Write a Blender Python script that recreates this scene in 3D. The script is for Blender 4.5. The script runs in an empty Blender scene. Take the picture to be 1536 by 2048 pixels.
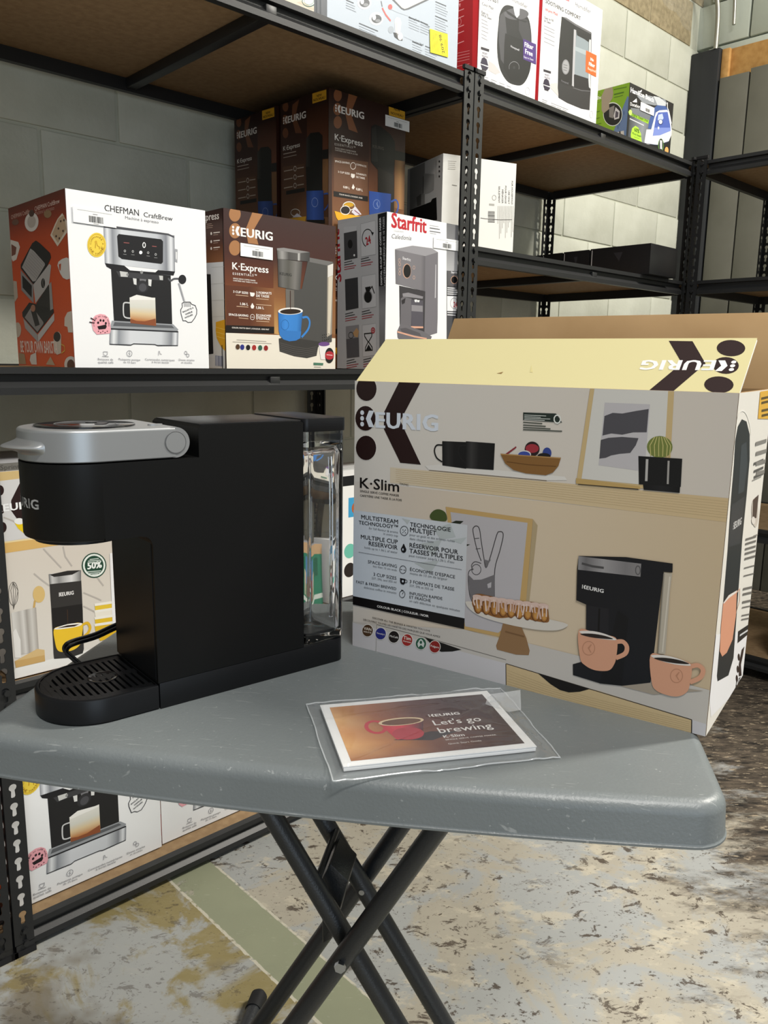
import bpy, bmesh, math, random
from mathutils import Vector, Matrix
from mathutils.geometry import tessellate_polygon
R = math.radians
scene = bpy.context.scene
col = scene.collection

# ------------------------------------------------------------------ camera, world, lights, exposure
CAM_H = 1.10
YAW = R(43.779)                       # direction of the long shelving wall
cam_d = bpy.data.cameras.new('camera'); cam = bpy.data.objects.new('camera', cam_d); col.objects.link(cam)
cam_d.sensor_fit = 'HORIZONTAL'; cam_d.sensor_width = 36.0; cam_d.lens = 36.0 * 1584.3 / 1536.0
cam_d.clip_start = 0.02; cam_d.clip_end = 60
_p, _r = R(10.7286), R(0.88625)
_f = Vector((0, math.cos(_p), -math.sin(_p))); _u = Vector((0, math.sin(_p), math.cos(_p))); _x = Vector((1, 0, 0))
_rt = math.cos(_r) * _x + math.sin(_r) * _u; _up = -math.sin(_r) * _x + math.cos(_r) * _u
_m = Matrix((_rt, _up, -_f)).transposed().to_4x4(); _m.translation = Vector((0, 0, CAM_H))
cam.matrix_world = _m
scene.camera = cam

world = bpy.data.worlds.new('World'); scene.world = world; world.use_nodes = True
_bg = world.node_tree.nodes['Background']; _bg.inputs[0].default_value = (0.98, 0.98, 0.96, 1); _bg.inputs[1].default_value = 0.25

def area(name, loc, target, size, energy, color):
    d = bpy.data.lights.new(name, 'AREA'); d.shape = 'RECTANGLE'; d.size, d.size_y = size; d.energy = energy; d.color = color
    o = bpy.data.objects.new(name, d); col.objects.link(o); o.location = loc
    o.rotation_euler = (Vector(target) - Vector(loc)).to_track_quat('-Z', 'Y').to_euler()
    return o
area('ceiling_tube_light_right', (2.95, 1.65, 4.0), (2.0, 1.4, 0), (0.25, 1.3), 195, (1.0, 0.95, 0.86))
area('ceiling_tube_light_near', (0.75, -0.9, 4.0), (0.5, 0.2, 0), (1.2, 0.22), 92, (1.0, 0.97, 0.92))
area('daylight_bay_door', (1.5, -3.4, 1.25), (0.0, 0.9, 0.9), (2.2, 2.3), 34, (0.70, 0.85, 1.0))

scene.view_settings.view_transform = 'Standard'; scene.view_settings.look = 'None'
scene.view_settings.gamma = 1.0; scene.view_settings.use_curve_mapping = False
scene.view_settings.exposure = 0.25
scene.render.film_transparent = False

# ------------------------------------------------------------------ helpers
def lin(c):
    c = c / 255.0
    return c / 12.92 if c <= 0.04045 else ((c + 0.055) / 1.055) ** 2.4
def C(h, k=0.88):
    h = h.lstrip('#')
    if len(h) == 3: h = ''.join(ch * 2 for ch in h)
    return tuple(lin(int(h[i:i + 2], 16)) * k for i in (0, 2, 4)) + (1.0,)
def mat(name, color, rough=0.5, metal=0.0, spec=0.5, bump=None, mixn=None, **kw):
    """principled material; bump=(scale,strength,distance); mixn=(scale,color2,lo,hi[,stretch])"""
    m = bpy.data.materials.new(name); m.use_nodes = True
    nt = m.node_tree; b = nt.nodes['Principled BSDF']
    b.inputs['Base Color'].default_value = color; b.inputs['Roughness'].default_value = rough
    b.inputs['Metallic'].default_value = metal; b.inputs['Specular IOR Level'].default_value = spec
    for k, v in kw.items(): b.inputs[k.replace('_', ' ')].default_value = v
    tc = nt.nodes.new('ShaderNodeTexCoord')
    if mixn:
        mp = nt.nodes.new('ShaderNodeMapping'); nt.links.new(tc.outputs['Object'], mp.inputs[0])
        if len(mixn) > 4: mp.inputs['Scale'].default_value = mixn[4]
        n = nt.nodes.new('ShaderNodeTexNoise'); n.inputs['Scale'].default_value = mixn[0]; n.inputs['Detail'].default_value = 6
        nt.links.new(mp.outputs[0], n.inputs['Vector'])
        r = nt.nodes.new('ShaderNodeValToRGB'); r.color_ramp.elements[0].position = mixn[2]; r.color_ramp.elements[1].position = mixn[3]
        r.color_ramp.elements[0].color = color; r.color_ramp.elements[1].color = mixn[1]
        nt.links.new(n.outputs['Fac'], r.inputs[0]); nt.links.new(r.outputs[0], b.inputs['Base Color'])
    if bump:
        n2 = nt.nodes.new('ShaderNodeTexNoise'); n2.inputs['Scale'].default_value = bump[0]; n2.inputs['Detail'].default_value = 4
        nt.links.new(tc.outputs['Object'], n2.inputs['Vector'])
        bp = nt.nodes.new('ShaderNodeBump'); bp.inputs['Strength'].default_value = bump[1]; bp.inputs['Distance'].default_value = bump[2]
        nt.links.new(n2.outputs['Fac'], bp.inputs['Height']); nt.links.new(bp.outputs[0], b.inputs['Normal'])
    return m

def empty(name, label=None, cat=None, loc=(0, 0, 0), rz=0.0, group=None, kind=None):
    o = bpy.data.objects.new(name, None); col.objects.link(o); o.empty_display_size = 0.05
    o.location = loc; o.rotation_euler = (0, 0, rz)
    tag(o, label, cat, group, kind); return o
def tag(o, label=None, cat=None, group=None, kind=None):
    if label: o['label'] = label
    if cat: o['category'] = cat
    if group: o['group'] = group
    if kind: o['kind'] = kind
    return o
def link(name, me, m=None, parent=None, smooth=False):
    o = bpy.data.objects.new(name, me); col.objects.link(o)
    if m is not None and not me.materials:
        for mm in (m if isinstance(m, (list, tuple)) else [m]): me.materials.append(mm)
    if parent is not None: o.parent = parent
    if smooth:
        for p in me.polygons: p.use_smooth = True
    return o
class MB:
    """collects polygons into one mesh"""
    def __init__(s): s.v = []; s.f = []; s.mi = []
    def add(s, vs, fs, mi=0):
        n = len(s.v); s.v += [tuple(v) for v in vs]; s.f += [tuple(i + n for i in f) for f in fs]; s.mi += [mi] * len(fs); return s
    def box(s, x0, x1, y0, y1, z0, z1, mi=0):
        v = [(x0, y0, z0), (x1, y0, z0), (x1, y1, z0), (x0, y1, z0), (x0, y0, z1), (x1, y0, z1), (x1, y1, z1), (x0, y1, z1)]
        return s.add(v, [(3, 2, 1, 0), (4, 5, 6, 7), (0, 1, 5, 4), (1, 2, 6, 5), (2, 3, 7, 6), (3, 0, 4, 7)], mi)
    def prism(s, poly, z0, z1, mi=0, axis='z'):
        n = len(poly)
        def P(a, b, c): return (a, b, c) if axis == 'z' else ((c, a, b) if axis == 'x' else (a, c, b))
        v = [P(a, b, z0) for a, b in poly] + [P(a, b, z1) for a, b in poly]
        fs = [(i, (i + 1) % n, n + (i + 1) % n, n + i) for i in range(n)]
        s.add(v, fs, mi)
        tris = tessellate_polygon([[Vector((a, b, 0)) for a, b in poly]])
        k = len(s.v) - 2 * n
        for t in tris:
            s.f.append(tuple(k + i for i in t)); s.f.append(tuple(k + n + i for i in reversed(t))); s.mi += [mi, mi]
        return s
    def tube(s, p0, p1, r, n=14, mi=0, r2=None, cap=True):
        p0, p1 = Vector(p0), Vector(p1); d = (p1 - p0).normalized(); a = d.orthogonal().normalized(); b = d.cross(a); r2 = r if r2 is None else r2
        v = [tuple(p0 + r * (math.cos(2 * math.pi * i / n) * a + math.sin(2 * math.pi * i / n) * b)) for i in range(n)]
        v += [tuple(p1 + r2 * (math.cos(2 * math.pi * i / n) * a + math.sin(2 * math.pi * i / n) * b)) for i in range(n)]
        fs = [(i, (i + 1) % n, n + (i + 1) % n, n + i) for i in range(n)]
        if cap: fs += [tuple(reversed(range(n))), tuple(range(n, 2 * n))]
        return s.add(v, fs, mi)
    def path(s, pts, r, n=10, mi=0):
        pts = [Vector(p) for p in pts]; rings = []; up = None
        for i, p in enumerate(pts):
            d = (pts[min(i + 1, len(pts) - 1)] - pts[max(i - 1, 0)]).normalized()
            a = d.orthogonal().normalized() if up is None else (up - up.dot(d) * d).normalized()
            up = a; b = d.cross(a)
            rings.append([tuple(p + r * (math.cos(2 * math.pi * k / n) * a + math.sin(2 * math.pi * k / n) * b)) for k in range(n)])
        v = [q for rg in rings for q in rg]; fs = []
        for i in range(len(rings) - 1):
            for k in range(n): fs.append((i * n + k, i * n + (k + 1) % n, (i + 1) * n + (k + 1) % n, (i + 1) * n + k))
        fs += [tuple(reversed(range(n))), tuple(range((len(rings) - 1) * n, len(rings) * n))]
        return s.add(v, fs, mi)
    def me(s, name):
        me = bpy.data.meshes.new(name); me.from_pydata(s.v, [], s.f)
        for p, i in zip(me.polygons, s.mi): p.material_index = i
        bm = bmesh.new(); bm.from_mesh(me); bmesh.ops.recalc_face_normals(bm, faces=bm.faces); bm.to_mesh(me); bm.free()
        me.update(); return me
    def build(s, name, m, parent=None, bevel=0.0, seg=2, smooth=None, ang=35):
        me = s.me(name)
        if bevel:
            bm = bmesh.new(); bm.from_mesh(me); bmesh.ops.remove_doubles(bm, verts=bm.verts, dist=1e-6)
            es = [e for e in bm.edges if len(e.link_faces) == 2 and e.calc_face_angle(0) > R(ang)]
            bmesh.ops.bevel(bm, geom=es, offset=bevel, segments=seg, profile=0.5, affect='EDGES', clamp_overlap=True)
            bm.to_mesh(me); bm.free()
        o = link(name, me, m, parent)
        if smooth if smooth is not None else bool(bevel):
            for p in me.polygons: p.use_smooth = True
            try: me.set_sharp_from_angle(angle=R(40))
            except Exception: pass
        return o
def copy_tree(o, parent=None):
    c = o.copy(); col.objects.link(c); c.parent = parent
    for ch in [x for x in o.children]: copy_tree(ch, c)
    return c
def smoothpath(pts, n=6):
    out = []; P = [Vector(p) for p in pts]
    for i in range(len(P) - 1):
        a, b, c, d = P[max(i - 1, 0)], P[i], P[i + 1], P[min(i + 2, len(P) - 1)]
        for k in range(n):
            t = k / n
            out.append(0.5 * ((2 * b) + (c - a) * t + (2 * a - 5 * b + 4 * c - d) * t * t + (-a + 3 * b - 3 * c + d) * t ** 3))
    out.append(P[-1]); return out
CS, SN = math.cos(YAW), math.sin(YAW)
def W(sx, sy, z=0.0): return Vector((sx * CS - sy * SN, sx * SN + sy * CS, z))   # shelving frame to world

# ------------------------------------------------------------------ materials
M = {}
M['steel'] = mat('black_powder_coated_steel', (0.016, 0.0165, 0.017, 1), 0.42, 0, 0.42, bump=(260, 0.08, 0.001))
M['board'] = mat('particle_board', C('#94795a'), 0.75, 0, 0.2, mixn=(60, C('#a58a68'), 0.35, 0.7), bump=(180, 0.15, 0.001))
M['block'] = mat('painted_concrete_block', C('#d3d5c6'), 0.6, 0, 0.35, mixn=(7, C('#c2c4b4'), 0.35, 0.75), bump=(60, 0.35, 0.004))
M['rawblock'] = mat('bare_concrete_block', C('#b3a585'), 0.9, 0, 0.2, mixn=(40, C('#92866a'), 0.35, 0.7), bump=(120, 0.5, 0.004))
M['mortar'] = mat('painted_mortar', C('#c6c8b8'), 0.7, 0, 0.2, bump=(90, 0.3, 0.003))
M['wallpaint'] = mat('pale_wall_paint', C('#b9c0b4'), 0.7, 0, 0.2, bump=(40, 0.2, 0.003))
M['greyplank'] = mat('grey_painted_plank', C('#6c6b61'), 0.6, 0, 0.25, mixn=(6, C('#65645a'), 0.4, 0.7), bump=(90, 0.08, 0.001))
M['darkplank'] = mat('charcoal_painted_plank', C('#2f3133'), 0.55, 0, 0.3, mixn=(9, C('#292b2d'), 0.4, 0.6, (1, 1, 0.05)))
M['pine'] = mat('pine_lumber', C('#c99c5e'), 0.6, 0, 0.3, mixn=(5, C('#b5874c'), 0.35, 0.7, (1, 8, 8)))
M['white_carton'] = mat('white_carton', C('#f1f1f0'), 0.4, 0, 0.4)
M['kraft'] = mat('kraft_cardboard', C('#ab8d66'), 0.85, 0, 0.15, mixn=(9, C('#9e805a'), 0.35, 0.7), bump=(90, 0.12, 0.001))
M['dark_carton'] = mat('dark_brown_carton', C('#2a1714'), 0.4, 0, 0.4)
M['black_carton'] = mat('black_carton', C('#141416'), 0.35, 0, 0.5)
M['grey_carton'] = mat('grey_carton', C('#a8a8aa'), 0.4, 0, 0.4)
M['sticker'] = mat('sticker_paper', C('#f6f6f6', 0.92), 0.45, 0, 0.3)
M['table'] = mat('grey_moulded_plastic', C('#777d7e'), 0.40, 0, 0.55, mixn=(5, C('#6f7576'), 0.4, 0.7), bump=(330, 0.25, 0.0012))
M['leg'] = mat('hammered_black_tube', C('#23262a'), 0.38, 0.0, 0.6, bump=(420, 0.35, 0.0012))
M['bolt'] = mat('zinc_bolt', C('#b9bcc0'), 0.3, 1.0, 0.5)
M['rubber'] = mat('black_rubber', C('#1e1e20'), 0.6, 0, 0.3)
M['mblack'] = mat('matte_black_plastic', (0.0036, 0.0038, 0.0038, 1), 0.44, 0, 0.24, bump=(900, 0.04, 0.0004))
M['mblack2'] = mat('satin_black_plastic', (0.0055, 0.006, 0.007, 1), 0.36, 0, 0.3)
M['gloss'] = mat('glossy_black_plastic', (0.008, 0.008, 0.009, 1), 0.12, 0, 0.5)
M['silver'] = mat('brushed_silver_plastic', C('#aeb0b1'), 0.36, 0.62, 0.5, bump=(700, 0.03, 0.0004))
M['groove'] = mat('grey_groove', C('#6a6b6c'), 0.5, 0.3)
M['conduit'] = mat('galvanised_conduit', C('#a6a69c'), 0.4, 0.7, 0.5)
def clear(name, tint, rough, ior):
    m = bpy.data.materials.new(name); m.use_nodes = True; b = m.node_tree.nodes['Principled BSDF']
    b.inputs['Base Color'].default_value = tint; b.inputs['Roughness'].default_value = rough; b.inputs['IOR'].default_value = ior
    b.inputs['Transmission Weight'].default_value = 1.0; return m
M['clear'] = clear('clear_reservoir_plastic', (0.93, 0.94, 0.95, 1), 0.02, 1.46)
M['smoke'] = clear('smoky_clear_plastic', (0.35, 0.35, 0.34, 1), 0.05, 1.46)
def film(nm='clear_plastic_film', ior=0.3, haze=0.04):
    m = bpy.data.materials.new(nm); m.use_nodes = True; nt = m.node_tree
    for n in list(nt.nodes): nt.nodes.remove(n)
    o = nt.nodes.new('ShaderNodeOutputMaterial'); t = nt.nodes.new('ShaderNodeBsdfTransparent'); g = nt.nodes.new('ShaderNodeBsdfGlossy')
    d = nt.nodes.new('ShaderNodeBsdfDiffuse'); d.inputs[0].default_value = (0.8, 0.83, 0.85, 1)
    g.inputs['Roughness'].default_value = 0.09; t.inputs[0].default_value = (0.985, 0.99, 0.99, 1)
    lw = nt.nodes.new('ShaderNodeLayerWeight'); lw.inputs[0].default_value = 0.5; pw = nt.nodes.new('ShaderNodeMath'); pw.operation = 'POWER'; pw.inputs[1].default_value = 3.5
    f = nt.nodes.new('ShaderNodeMath'); f.operation = 'MULTIPLY_ADD'; f.inputs[1].default_value = ior; f.inputs[2].default_value = 0.05; f.use_clamp = True
    nt.links.new(lw.outputs['Facing'], pw.inputs[0]); nt.links.new(pw.outputs[0], f.inputs[0])
    a = nt.nodes.new('ShaderNodeMixShader'); b = nt.nodes.new('ShaderNodeMixShader'); b.inputs[0].default_value = haze
    nt.links.new(f.outputs[0], a.inputs[0]); nt.links.new(t.outputs[0], a.inputs[1]); nt.links.new(g.outputs[0], a.inputs[2])
    nt.links.new(a.outputs[0], b.inputs[1]); nt.links.new(d.outputs[0], b.inputs[2]); nt.links.new(b.outputs[0], o.inputs[0])
    return m
M['film'] = film(); M['sleeve'] = film('polybag_film', 0.5, 0.06); M['seam'] = film('polybag_seam', 0.6, 0.30)
def ink():
    m = bpy.data.materials.new('printed_ink'); m.use_nodes = True; nt = m.node_tree; b = nt.nodes['Principled BSDF']
    a = nt.nodes.new('ShaderNodeAttribute'); a.attribute_name = 'Col'
    nt.links.new(a.outputs['Color'], b.inputs['Base Color']); b.inputs['Roughness'].default_value = 0.4; b.inputs['Specular IOR Level'].default_value = 0.4
    return m
M['ink'] = ink()

def scratch_table():
    nt = M['table'].node_tree; b = nt.nodes['Principled BSDF']; src = b.inputs['Base Color'].links[0].from_socket
    tc = nt.nodes.new('ShaderNodeTexCoord'); last = src
    for rz, sc, st, lo, fac in ((0.6, 30, (1, 22, 1), 0.70, 0.35), (-0.9, 24, (1, 26, 1), 0.71, 0.3), (0.0, 160, (1, 1.6, 1), 0.69, 0.3)):
        mp = nt.nodes.new('ShaderNodeMapping'); mp.inputs['Rotation'].default_value = (0, 0, rz); mp.inputs['Scale'].default_value = st; nt.links.new(tc.outputs['Object'], mp.inputs[0])
        n = nt.nodes.new('ShaderNodeTexNoise'); n.inputs['Scale'].default_value = sc; n.inputs['Detail'].default_value = 3; nt.links.new(mp.outputs[0], n.inputs['Vector'])
        r = nt.nodes.new('ShaderNodeMapRange'); r.inputs['From Min'].default_value = lo; r.inputs['From Max'].default_value = lo + 0.03; r.inputs['To Max'].default_value = fac; nt.links.new(n.outputs['Fac'], r.inputs['Value'])
        m = nt.nodes.new('ShaderNodeMix'); m.data_type = 'RGBA'; nt.links.new(r.outputs[0], m.inputs['Factor']); nt.links.new(last, m.inputs[6]); m.inputs[7].default_value = C('#c3c6c4'); last = m.outputs[2]
    nt.links.new(last, b.inputs['Base Color'])
scratch_table()

def floor_material():
    m = bpy.data.materials.new('worn_painted_concrete'); m.use_nodes = True; nt = m.node_tree; L = nt.links; b = nt.nodes['Principled BSDF']
    tc = nt.nodes.new('ShaderNodeTexCoord')
    rot = nt.nodes.new('ShaderNodeMapping'); rot.inputs['Rotation'].default_value = (0, 0, -YAW); L.new(tc.outputs['Object'], rot.inputs[0])
    sep = nt.nodes.new('ShaderNodeSeparateXYZ'); L.new(rot.outputs[0], sep.inputs[0])
    def noise(scale, detail=6, rough=0.6, st=(1, 1, 1), dist=0.0, rz=0.0):
        mp = nt.nodes.new('ShaderNodeMapping'); mp.inputs['Scale'].default_value = st; mp.inputs['Rotation'].default_value = (0, 0, rz); L.new(tc.outputs['Object'], mp.inputs[0])
        n = nt.nodes.new('ShaderNodeTexNoise'); n.inputs['Scale'].default_value = scale; n.inputs['Detail'].default_value = detail
        n.inputs['Roughness'].default_value = rough; n.inputs['Distortion'].default_value = dist; L.new(mp.outputs[0], n.inputs['Vector']); return n.outputs['Fac']
    def ramp(src, lo, hi, flip=False):
        r = nt.nodes.new('ShaderNodeMapRange'); r.inputs['From Min'].default_value = lo; r.inputs['From Max'].default_value = hi
        r.inputs['To Min'].default_value = 1.0 if flip else 0.0; r.inputs['To Max'].default_value = 0.0 if flip else 1.0
        L.new(src, r.inputs['Value']); return r.outputs[0]
    def math_(op, a, c):
        n = nt.nodes.new('ShaderNodeMath'); n.operation = op
        for i, s in enumerate((a, c)):
            if isinstance(s, (int, float)): n.inputs[i].default_value = s
            else: L.new(s, n.inputs[i])
        return n.outputs[0]
    def mix(fac, a, c):
        n = nt.nodes.new('ShaderNodeMix'); n.data_type = 'RGBA'
        if isinstance(fac, (int, float)): n.inputs['Factor'].default_value = fac
        else: L.new(fac, n.inputs['Factor'])
        for k, s in ((6, a), (7, c)):
            if isinstance(s, tuple): n.inputs[k].default_value = s
            else: L.new(s, n.inputs[k])
        return n.outputs[2]
    sx = sep.outputs[0]
    grey = mix(noise(4, 5), C('#b3b4b1'), C('#a1a4a2'))
    tan = mix(noise(9, 6), C('#bcb6a6'), C('#a8a192'))
    olive = mix(noise(14, 6, st=(1, 3, 1), rz=0.5), C('#8d7f50'), C('#a1956e'))
    # right of the stripe: beige over grey; left of it: olive over grey
    left = ramp(sx, 0.735, 0.729)
    over = mix(left, tan, olive)
    patch = math_('ADD', noise(4.2, 10, 0.66, dist=0.6), math_('MULTIPLY', left, -0.015))
    c = mix(ramp(patch, 0.47, 0.53), grey, over)
    c = mix(math_('MULTIPLY', ramp(noise(9, 9, 0.72, st=(1, 1.8, 1), rz=0.7), 0.54, 0.60), math_('SUBTRACT', 0.7, math_('MULTIPLY', left, 0.6))), c, mix(noise(20), C('#d0c8b4'), C('#c4bba6')))
    c = mix(math_('MULTIPLY', ramp(noise(2.2, 5), 0.56, 0.62), math_('MULTIPLY', left, 0.8)), c, C('#7d7463'))
    chips = ramp(noise(19, 10, 0.74, st=(1.0, 1.5, 1), dist=0.5, rz=R(-38)), 0.568, 0.586)
    chipzone = math_('SUBTRACT', ramp(noise(2.3, 3), 0.34, 0.48), math_('MULTIPLY', left, 0.45))
    c = mix(math_('MULTIPLY', math_('MULTIPLY', chips, chipzone), 0.92), c, mix(noise(30), C('#5d5145'), C('#463c34')))
    fine = ramp(noise(70, 6, 0.7, st=(1, 1.8, 1), rz=R(-38)), 0.605, 0.625)
    c = mix(math_('MULTIPLY', fine, math_('SUBTRACT', 0.8, math_('MULTIPLY', left, 0.3))), c, C('#4d463d'))
    # sage painted lane with white edges
    e = math_('ADD', sx, math_('MULTIPLY', math_('SUBTRACT', noise(60, 4), 0.5), 0.006))
    lane = math_('MULTIPLY', ramp(e, 0.730, 0.732), ramp(e, 0.829, 0.827))
    lane = math_('MULTIPLY', lane, ramp(noise(9, 8, 0.7), 0.66, 0.62))
    c = mix(lane, c, mix(noise(8, 6), C('#a0a388'), C('#90947c')))
    ed = math_('ADD', math_('MULTIPLY', ramp(e, 0.726, 0.727), ramp(e, 0.733, 0.732)), math_('MULTIPLY', ramp(e, 0.826, 0.827), ramp(e, 0.832, 0.831)))
    ed = math_('MULTIPLY', ed, ramp(noise(45, 5), 0.40, 0.48))
    c = mix(ed, c, C('#cfcab8'))
    scratch = ramp(noise(38, 3, 0.5, st=(1, 14, 1), rz=R(25)), 0.70, 0.72)
    c = mix(math_('MULTIPLY', scratch, 0.5), c, C('#d9d4c4'))
    # bare dark worn concrete further right
    sepo = nt.nodes.new('ShaderNodeSeparateXYZ'); L.new(tc.outputs['Object'], sepo.inputs[0])
    dk = ramp(math_('ADD', sepo.outputs[0], math_('MULTIPLY', math_('SUBTRACT', noise(5, 7, 0.7, st=(1, 2.5, 1), rz=R(-38)), 0.5), 1.25)), 0.70, 0.92)
    dark = mix(ramp(noise(13, 9, 0.72, st=(1, 3.2, 1), rz=R(-40)), 0.38, 0.64), C('#242220'), C('#6a5f52'))
    dark = mix(ramp(noise(26, 8, 0.75, st=(1, 3, 1), rz=R(-40)), 0.565, 0.60), dark, C('#a0927c'))
    c = mix(dk, c, dark)
    L.new(c, b.inputs['Base Color']); b.inputs['Roughness'].default_value = 0.5; b.inputs['Specular IOR Level'].default_value = 0.35
    bp = nt.nodes.new('ShaderNodeBump'); bp.inputs['Strength'].default_value = 0.25; bp.inputs['Distance'].default_value = 0.003
    L.new(chips, bp.inputs['Height']); bp.invert = True; L.new(bp.outputs[0], b.inputs['Normal'])
    return m
M['floor'] = floor_material()

# ------------------------------------------------------------------ the setting
fl = MB().box(-4, 7, -4, 8, -0.1, 0).build('floor', M['floor']); tag(fl, 'worn painted concrete floor with chipped grey and beige paint', kind='structure')
WY, WX = 2.05, 4.04                                   # planes of the block wall and of the plank wall (shelving frame)
wb = MB().box(-1.6, WX + 0.3, WY + 0.005, WY + 0.2, 0, 3.4).build('wall_back', M['mortar']); wb.rotation_euler = (0, 0, YAW)
tag(wb, 'painted concrete block wall behind the shelving', kind='structure')
def block_mesh(w, h, name):
    me = MB().box(0.0035, w - 0.0035, -0.0, 0.05, 0.0035, h - 0.0035)
    o = me.build(name, None, bevel=0.004, seg=2, smooth=True); d = o.data; bpy.data.objects.remove(o); return d
bm_p = block_mesh(0.4, 0.2, 'block'); bm_p.materials.append(M['block'])
bm_r = block_mesh(0.4, 0.2, 'bare_block'); bm_r.materials.append(M['rawblock'])
rnd = random.Random(4)
for row in range(2, 16):
    z = 0.04 + 0.2 * row
    if z > 3.1: continue
    off = 0.0 if row % 2 == 0 else 0.2
    x = -0.2 + off
    while x < WX - 0.1:
        o = link('block', bm_r if z > 2.62 else bm_p, None, wb); o.location = (x, WY + rnd.uniform(-0.001, 0.001), z)
        x += 0.4
wr = MB().box(WX + 0.06, WX + 0.25, -2.5, WY + 0.2, 0, 3.4).build('wall_right', M['wallpaint']); wr.rotation_euler = (0, 0, YAW)
tag(wr, 'pale wall clad with vertical grey planks', kind='structure')
bm_w = MB().box(0, 0.05, 0.004, 0.396, 0.004, 0.196).build('block', M['wallpaint'], bevel=0.005); dw = bm_w.data; bpy.data.objects.remove(bm_w)
for row in range(12, 17):
    z = 0.04 + 0.2 * row
    for k in range(4):
        y = 2.0 - 0.4 * (k + 1) + (0.2 if row % 2 else 0)
        o = link('block', dw, None, wr); o.location = (WX + 0.035, y, z)
pm = MB().box(-0.02, 0.018, 0.003, 0.142, 0, 2.47).build('plank', M['greyplank'], bevel=0.002); dpl = pm.data; bpy.data.objects.remove(pm)
for k in range(13):
    o = link('plank', dpl, None, wr); o.location = (WX + 0.0 + rnd.uniform(-0.002, 0.002), 1.757 - 0.1465 * k, 0.0 + (0.012 if k == 1 else 0))
o = MB().box(WX - 0.03, WX + 0.03, 1.908, WY - 0.003, 0, 2.608).build('corner_plank', M['darkplank'], wr, bevel=0.003); o['label'] = 'charcoal corner plank'
o = MB().box(WX + 0.018, WX + 0.056, -0.2, 1.905, 2.38, 2.605).build('lumber_rail', M['pine'], wr, bevel=0.003); o['label'] = 'bare pine rail above the planks'
o = MB().box(WX - 0.005, WX + 0.018, 1.868, 1.906, 2.40, 2.604).build('lumber_stud', M['pine'], wr, bevel=0.003)

# conduits and a sagging plastic sheet high in the corner
def conduit(name, pts, r, label):
    o = MB().path(smoothpath(pts, 8), r).build(name, M['conduit'], smooth=True); tag(o, label, 'conduit'); return o
conduit('conduit', [W(4.015, 1.93, 2.606), W(4.01, 1.93, 2.75), W(3.995, 1.94, 2.84), W(3.96, 1.96, 2.90), W(3.90, 1.98, 2.96), W(3.8, 2.0, 3.05)], 0.011, 'ribbed metal conduit rising from the charcoal corner plank')
conduit('conduit', [W(4.035, 1.86, 2.70), W(4.03, 1.87, 2.86), W(4.0, 1.9, 2.95), W(3.93, 1.95, 3.02), W(3.85, 1.98, 3.1)], 0.008, 'thin smooth conduit bending along the top of the corner')
def sheet():
    v, f = [], []; nx, ny = 26, 18; rr = random.Random(3)
    for j in range(ny + 1):
        for i in range(nx + 1):
            s, t = i / nx, j / ny
            x = 3.62 + 0.40 * s - 0.10 * t * (1 - s); z = 2.615 + 0.42 * t + 0.10 * (1 - s) * (1 - t)
            y = 2.005 - 0.04 * math.sin(3.1 * s) * (0.4 + t) + 0.006 * math.sin(17 * s + 6 * t) + 0.004 * math.sin(23 * t - 9 * s) + rr.uniform(-.004, .004)
            v.append(tuple(W(x, y, z)))
    for j in range(ny):
        for i in range(nx): a = j * (nx + 1) + i; f.append((a, a + 1, a + nx + 2, a + nx + 1))
    o = MB().add(v, f).build('plastic_sheet', M['film'], smooth=True); tag(o, 'crumpled clear plastic sheet hanging high in the wall corner', 'plastic sheet')
sheet()
# ------------------------------------------------------------------ shelving
PITCH, FLW, PTK = 0.0365, 0.035, 0.002
def keyhole():
    pts = []; r = 0.0070; cz = 0.0058
    for k in range(12):
        a = R(-62 + (304 / 11.0) * k); pts.append((r * math.cos(a), cz + r * math.sin(a)))
    pts += [(-0.0040, -0.0112), (-0.0024, -0.0140), (0.0024, -0.0140), (0.0040, -0.0112)]
    return pts                                       # counter-clockwise, 16 points
KH = keyhole()
def outer_pts():
    out = []
    for x, z in KH:
        a = math.atan2(z, x); cx, cz = math.cos(a), math.sin(a)
        t = min((FLW / 2) / abs(cx) if abs(cx) > 1e-9 else 9, (PITCH / 2) / abs(cz) if abs(cz) > 1e-9 else 9)
        out.append((t * cx, t * cz))
    # corners must be exact: snap the nearest rim point of each quadrant to the corner
    for qx, qz in ((1, 1), (-1, 1), (-1, -1), (1, -1)):
        k = min(range(len(out)), key=lambda i: (out[i][0] - qx * FLW / 2) ** 2 + (out[i][1] - qz * PITCH / 2) ** 2)
        out[k] = (qx * FLW / 2, qz * PITCH / 2)
    return out
KO = outer_pts()
def post_mesh(name, mx, my, height):
    b = MB(); n = len(KH); cells = int(height / PITCH)
    def flange(P):
        for c in range(cells):
            z0 = PITCH * (c + 0.5) + (height - cells * PITCH)
            vs = []
            for t in (0, PTK):
                vs += [P(FLW / 2 + x, z0 + z, t) for x, z in KO] + [P(FLW / 2 + x, z0 + z, t) for x, z in KH]
            fs = []
            for i in range(n):
                j = (i + 1) % n
                fs += [(i, j, n + j, n + i), (2 * n + j, 2 * n + i, 3 * n + i, 3 * n + j), (n + i, n + j, 3 * n + j, 3 * n + i)]
            b.add(vs, fs)
    flange(lambda u, z, t: (mx * u, my * t, z))
    flange(lambda u, z, t: (mx * t, my * u, z))
    zb = height - cells * PITCH + 0.001
    for (x0, x1, y0, y1) in ((0, FLW, 0, PTK), (0, PTK, 0, FLW)):
        b.box(mx * x0, mx * x1, my * y0, my * y1, 0, zb)
    b.box(0, mx * FLW, -my * 0.0006, my * 0.0, 0, 0.004)
    me = b.me(name); me.materials.append(M['steel']); return me
PH = 1.812
POST = {(a, c): post_mesh('post', a, c, PH) for a in (1, -1) for c in (1, -1)}
CAP = {}
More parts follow.
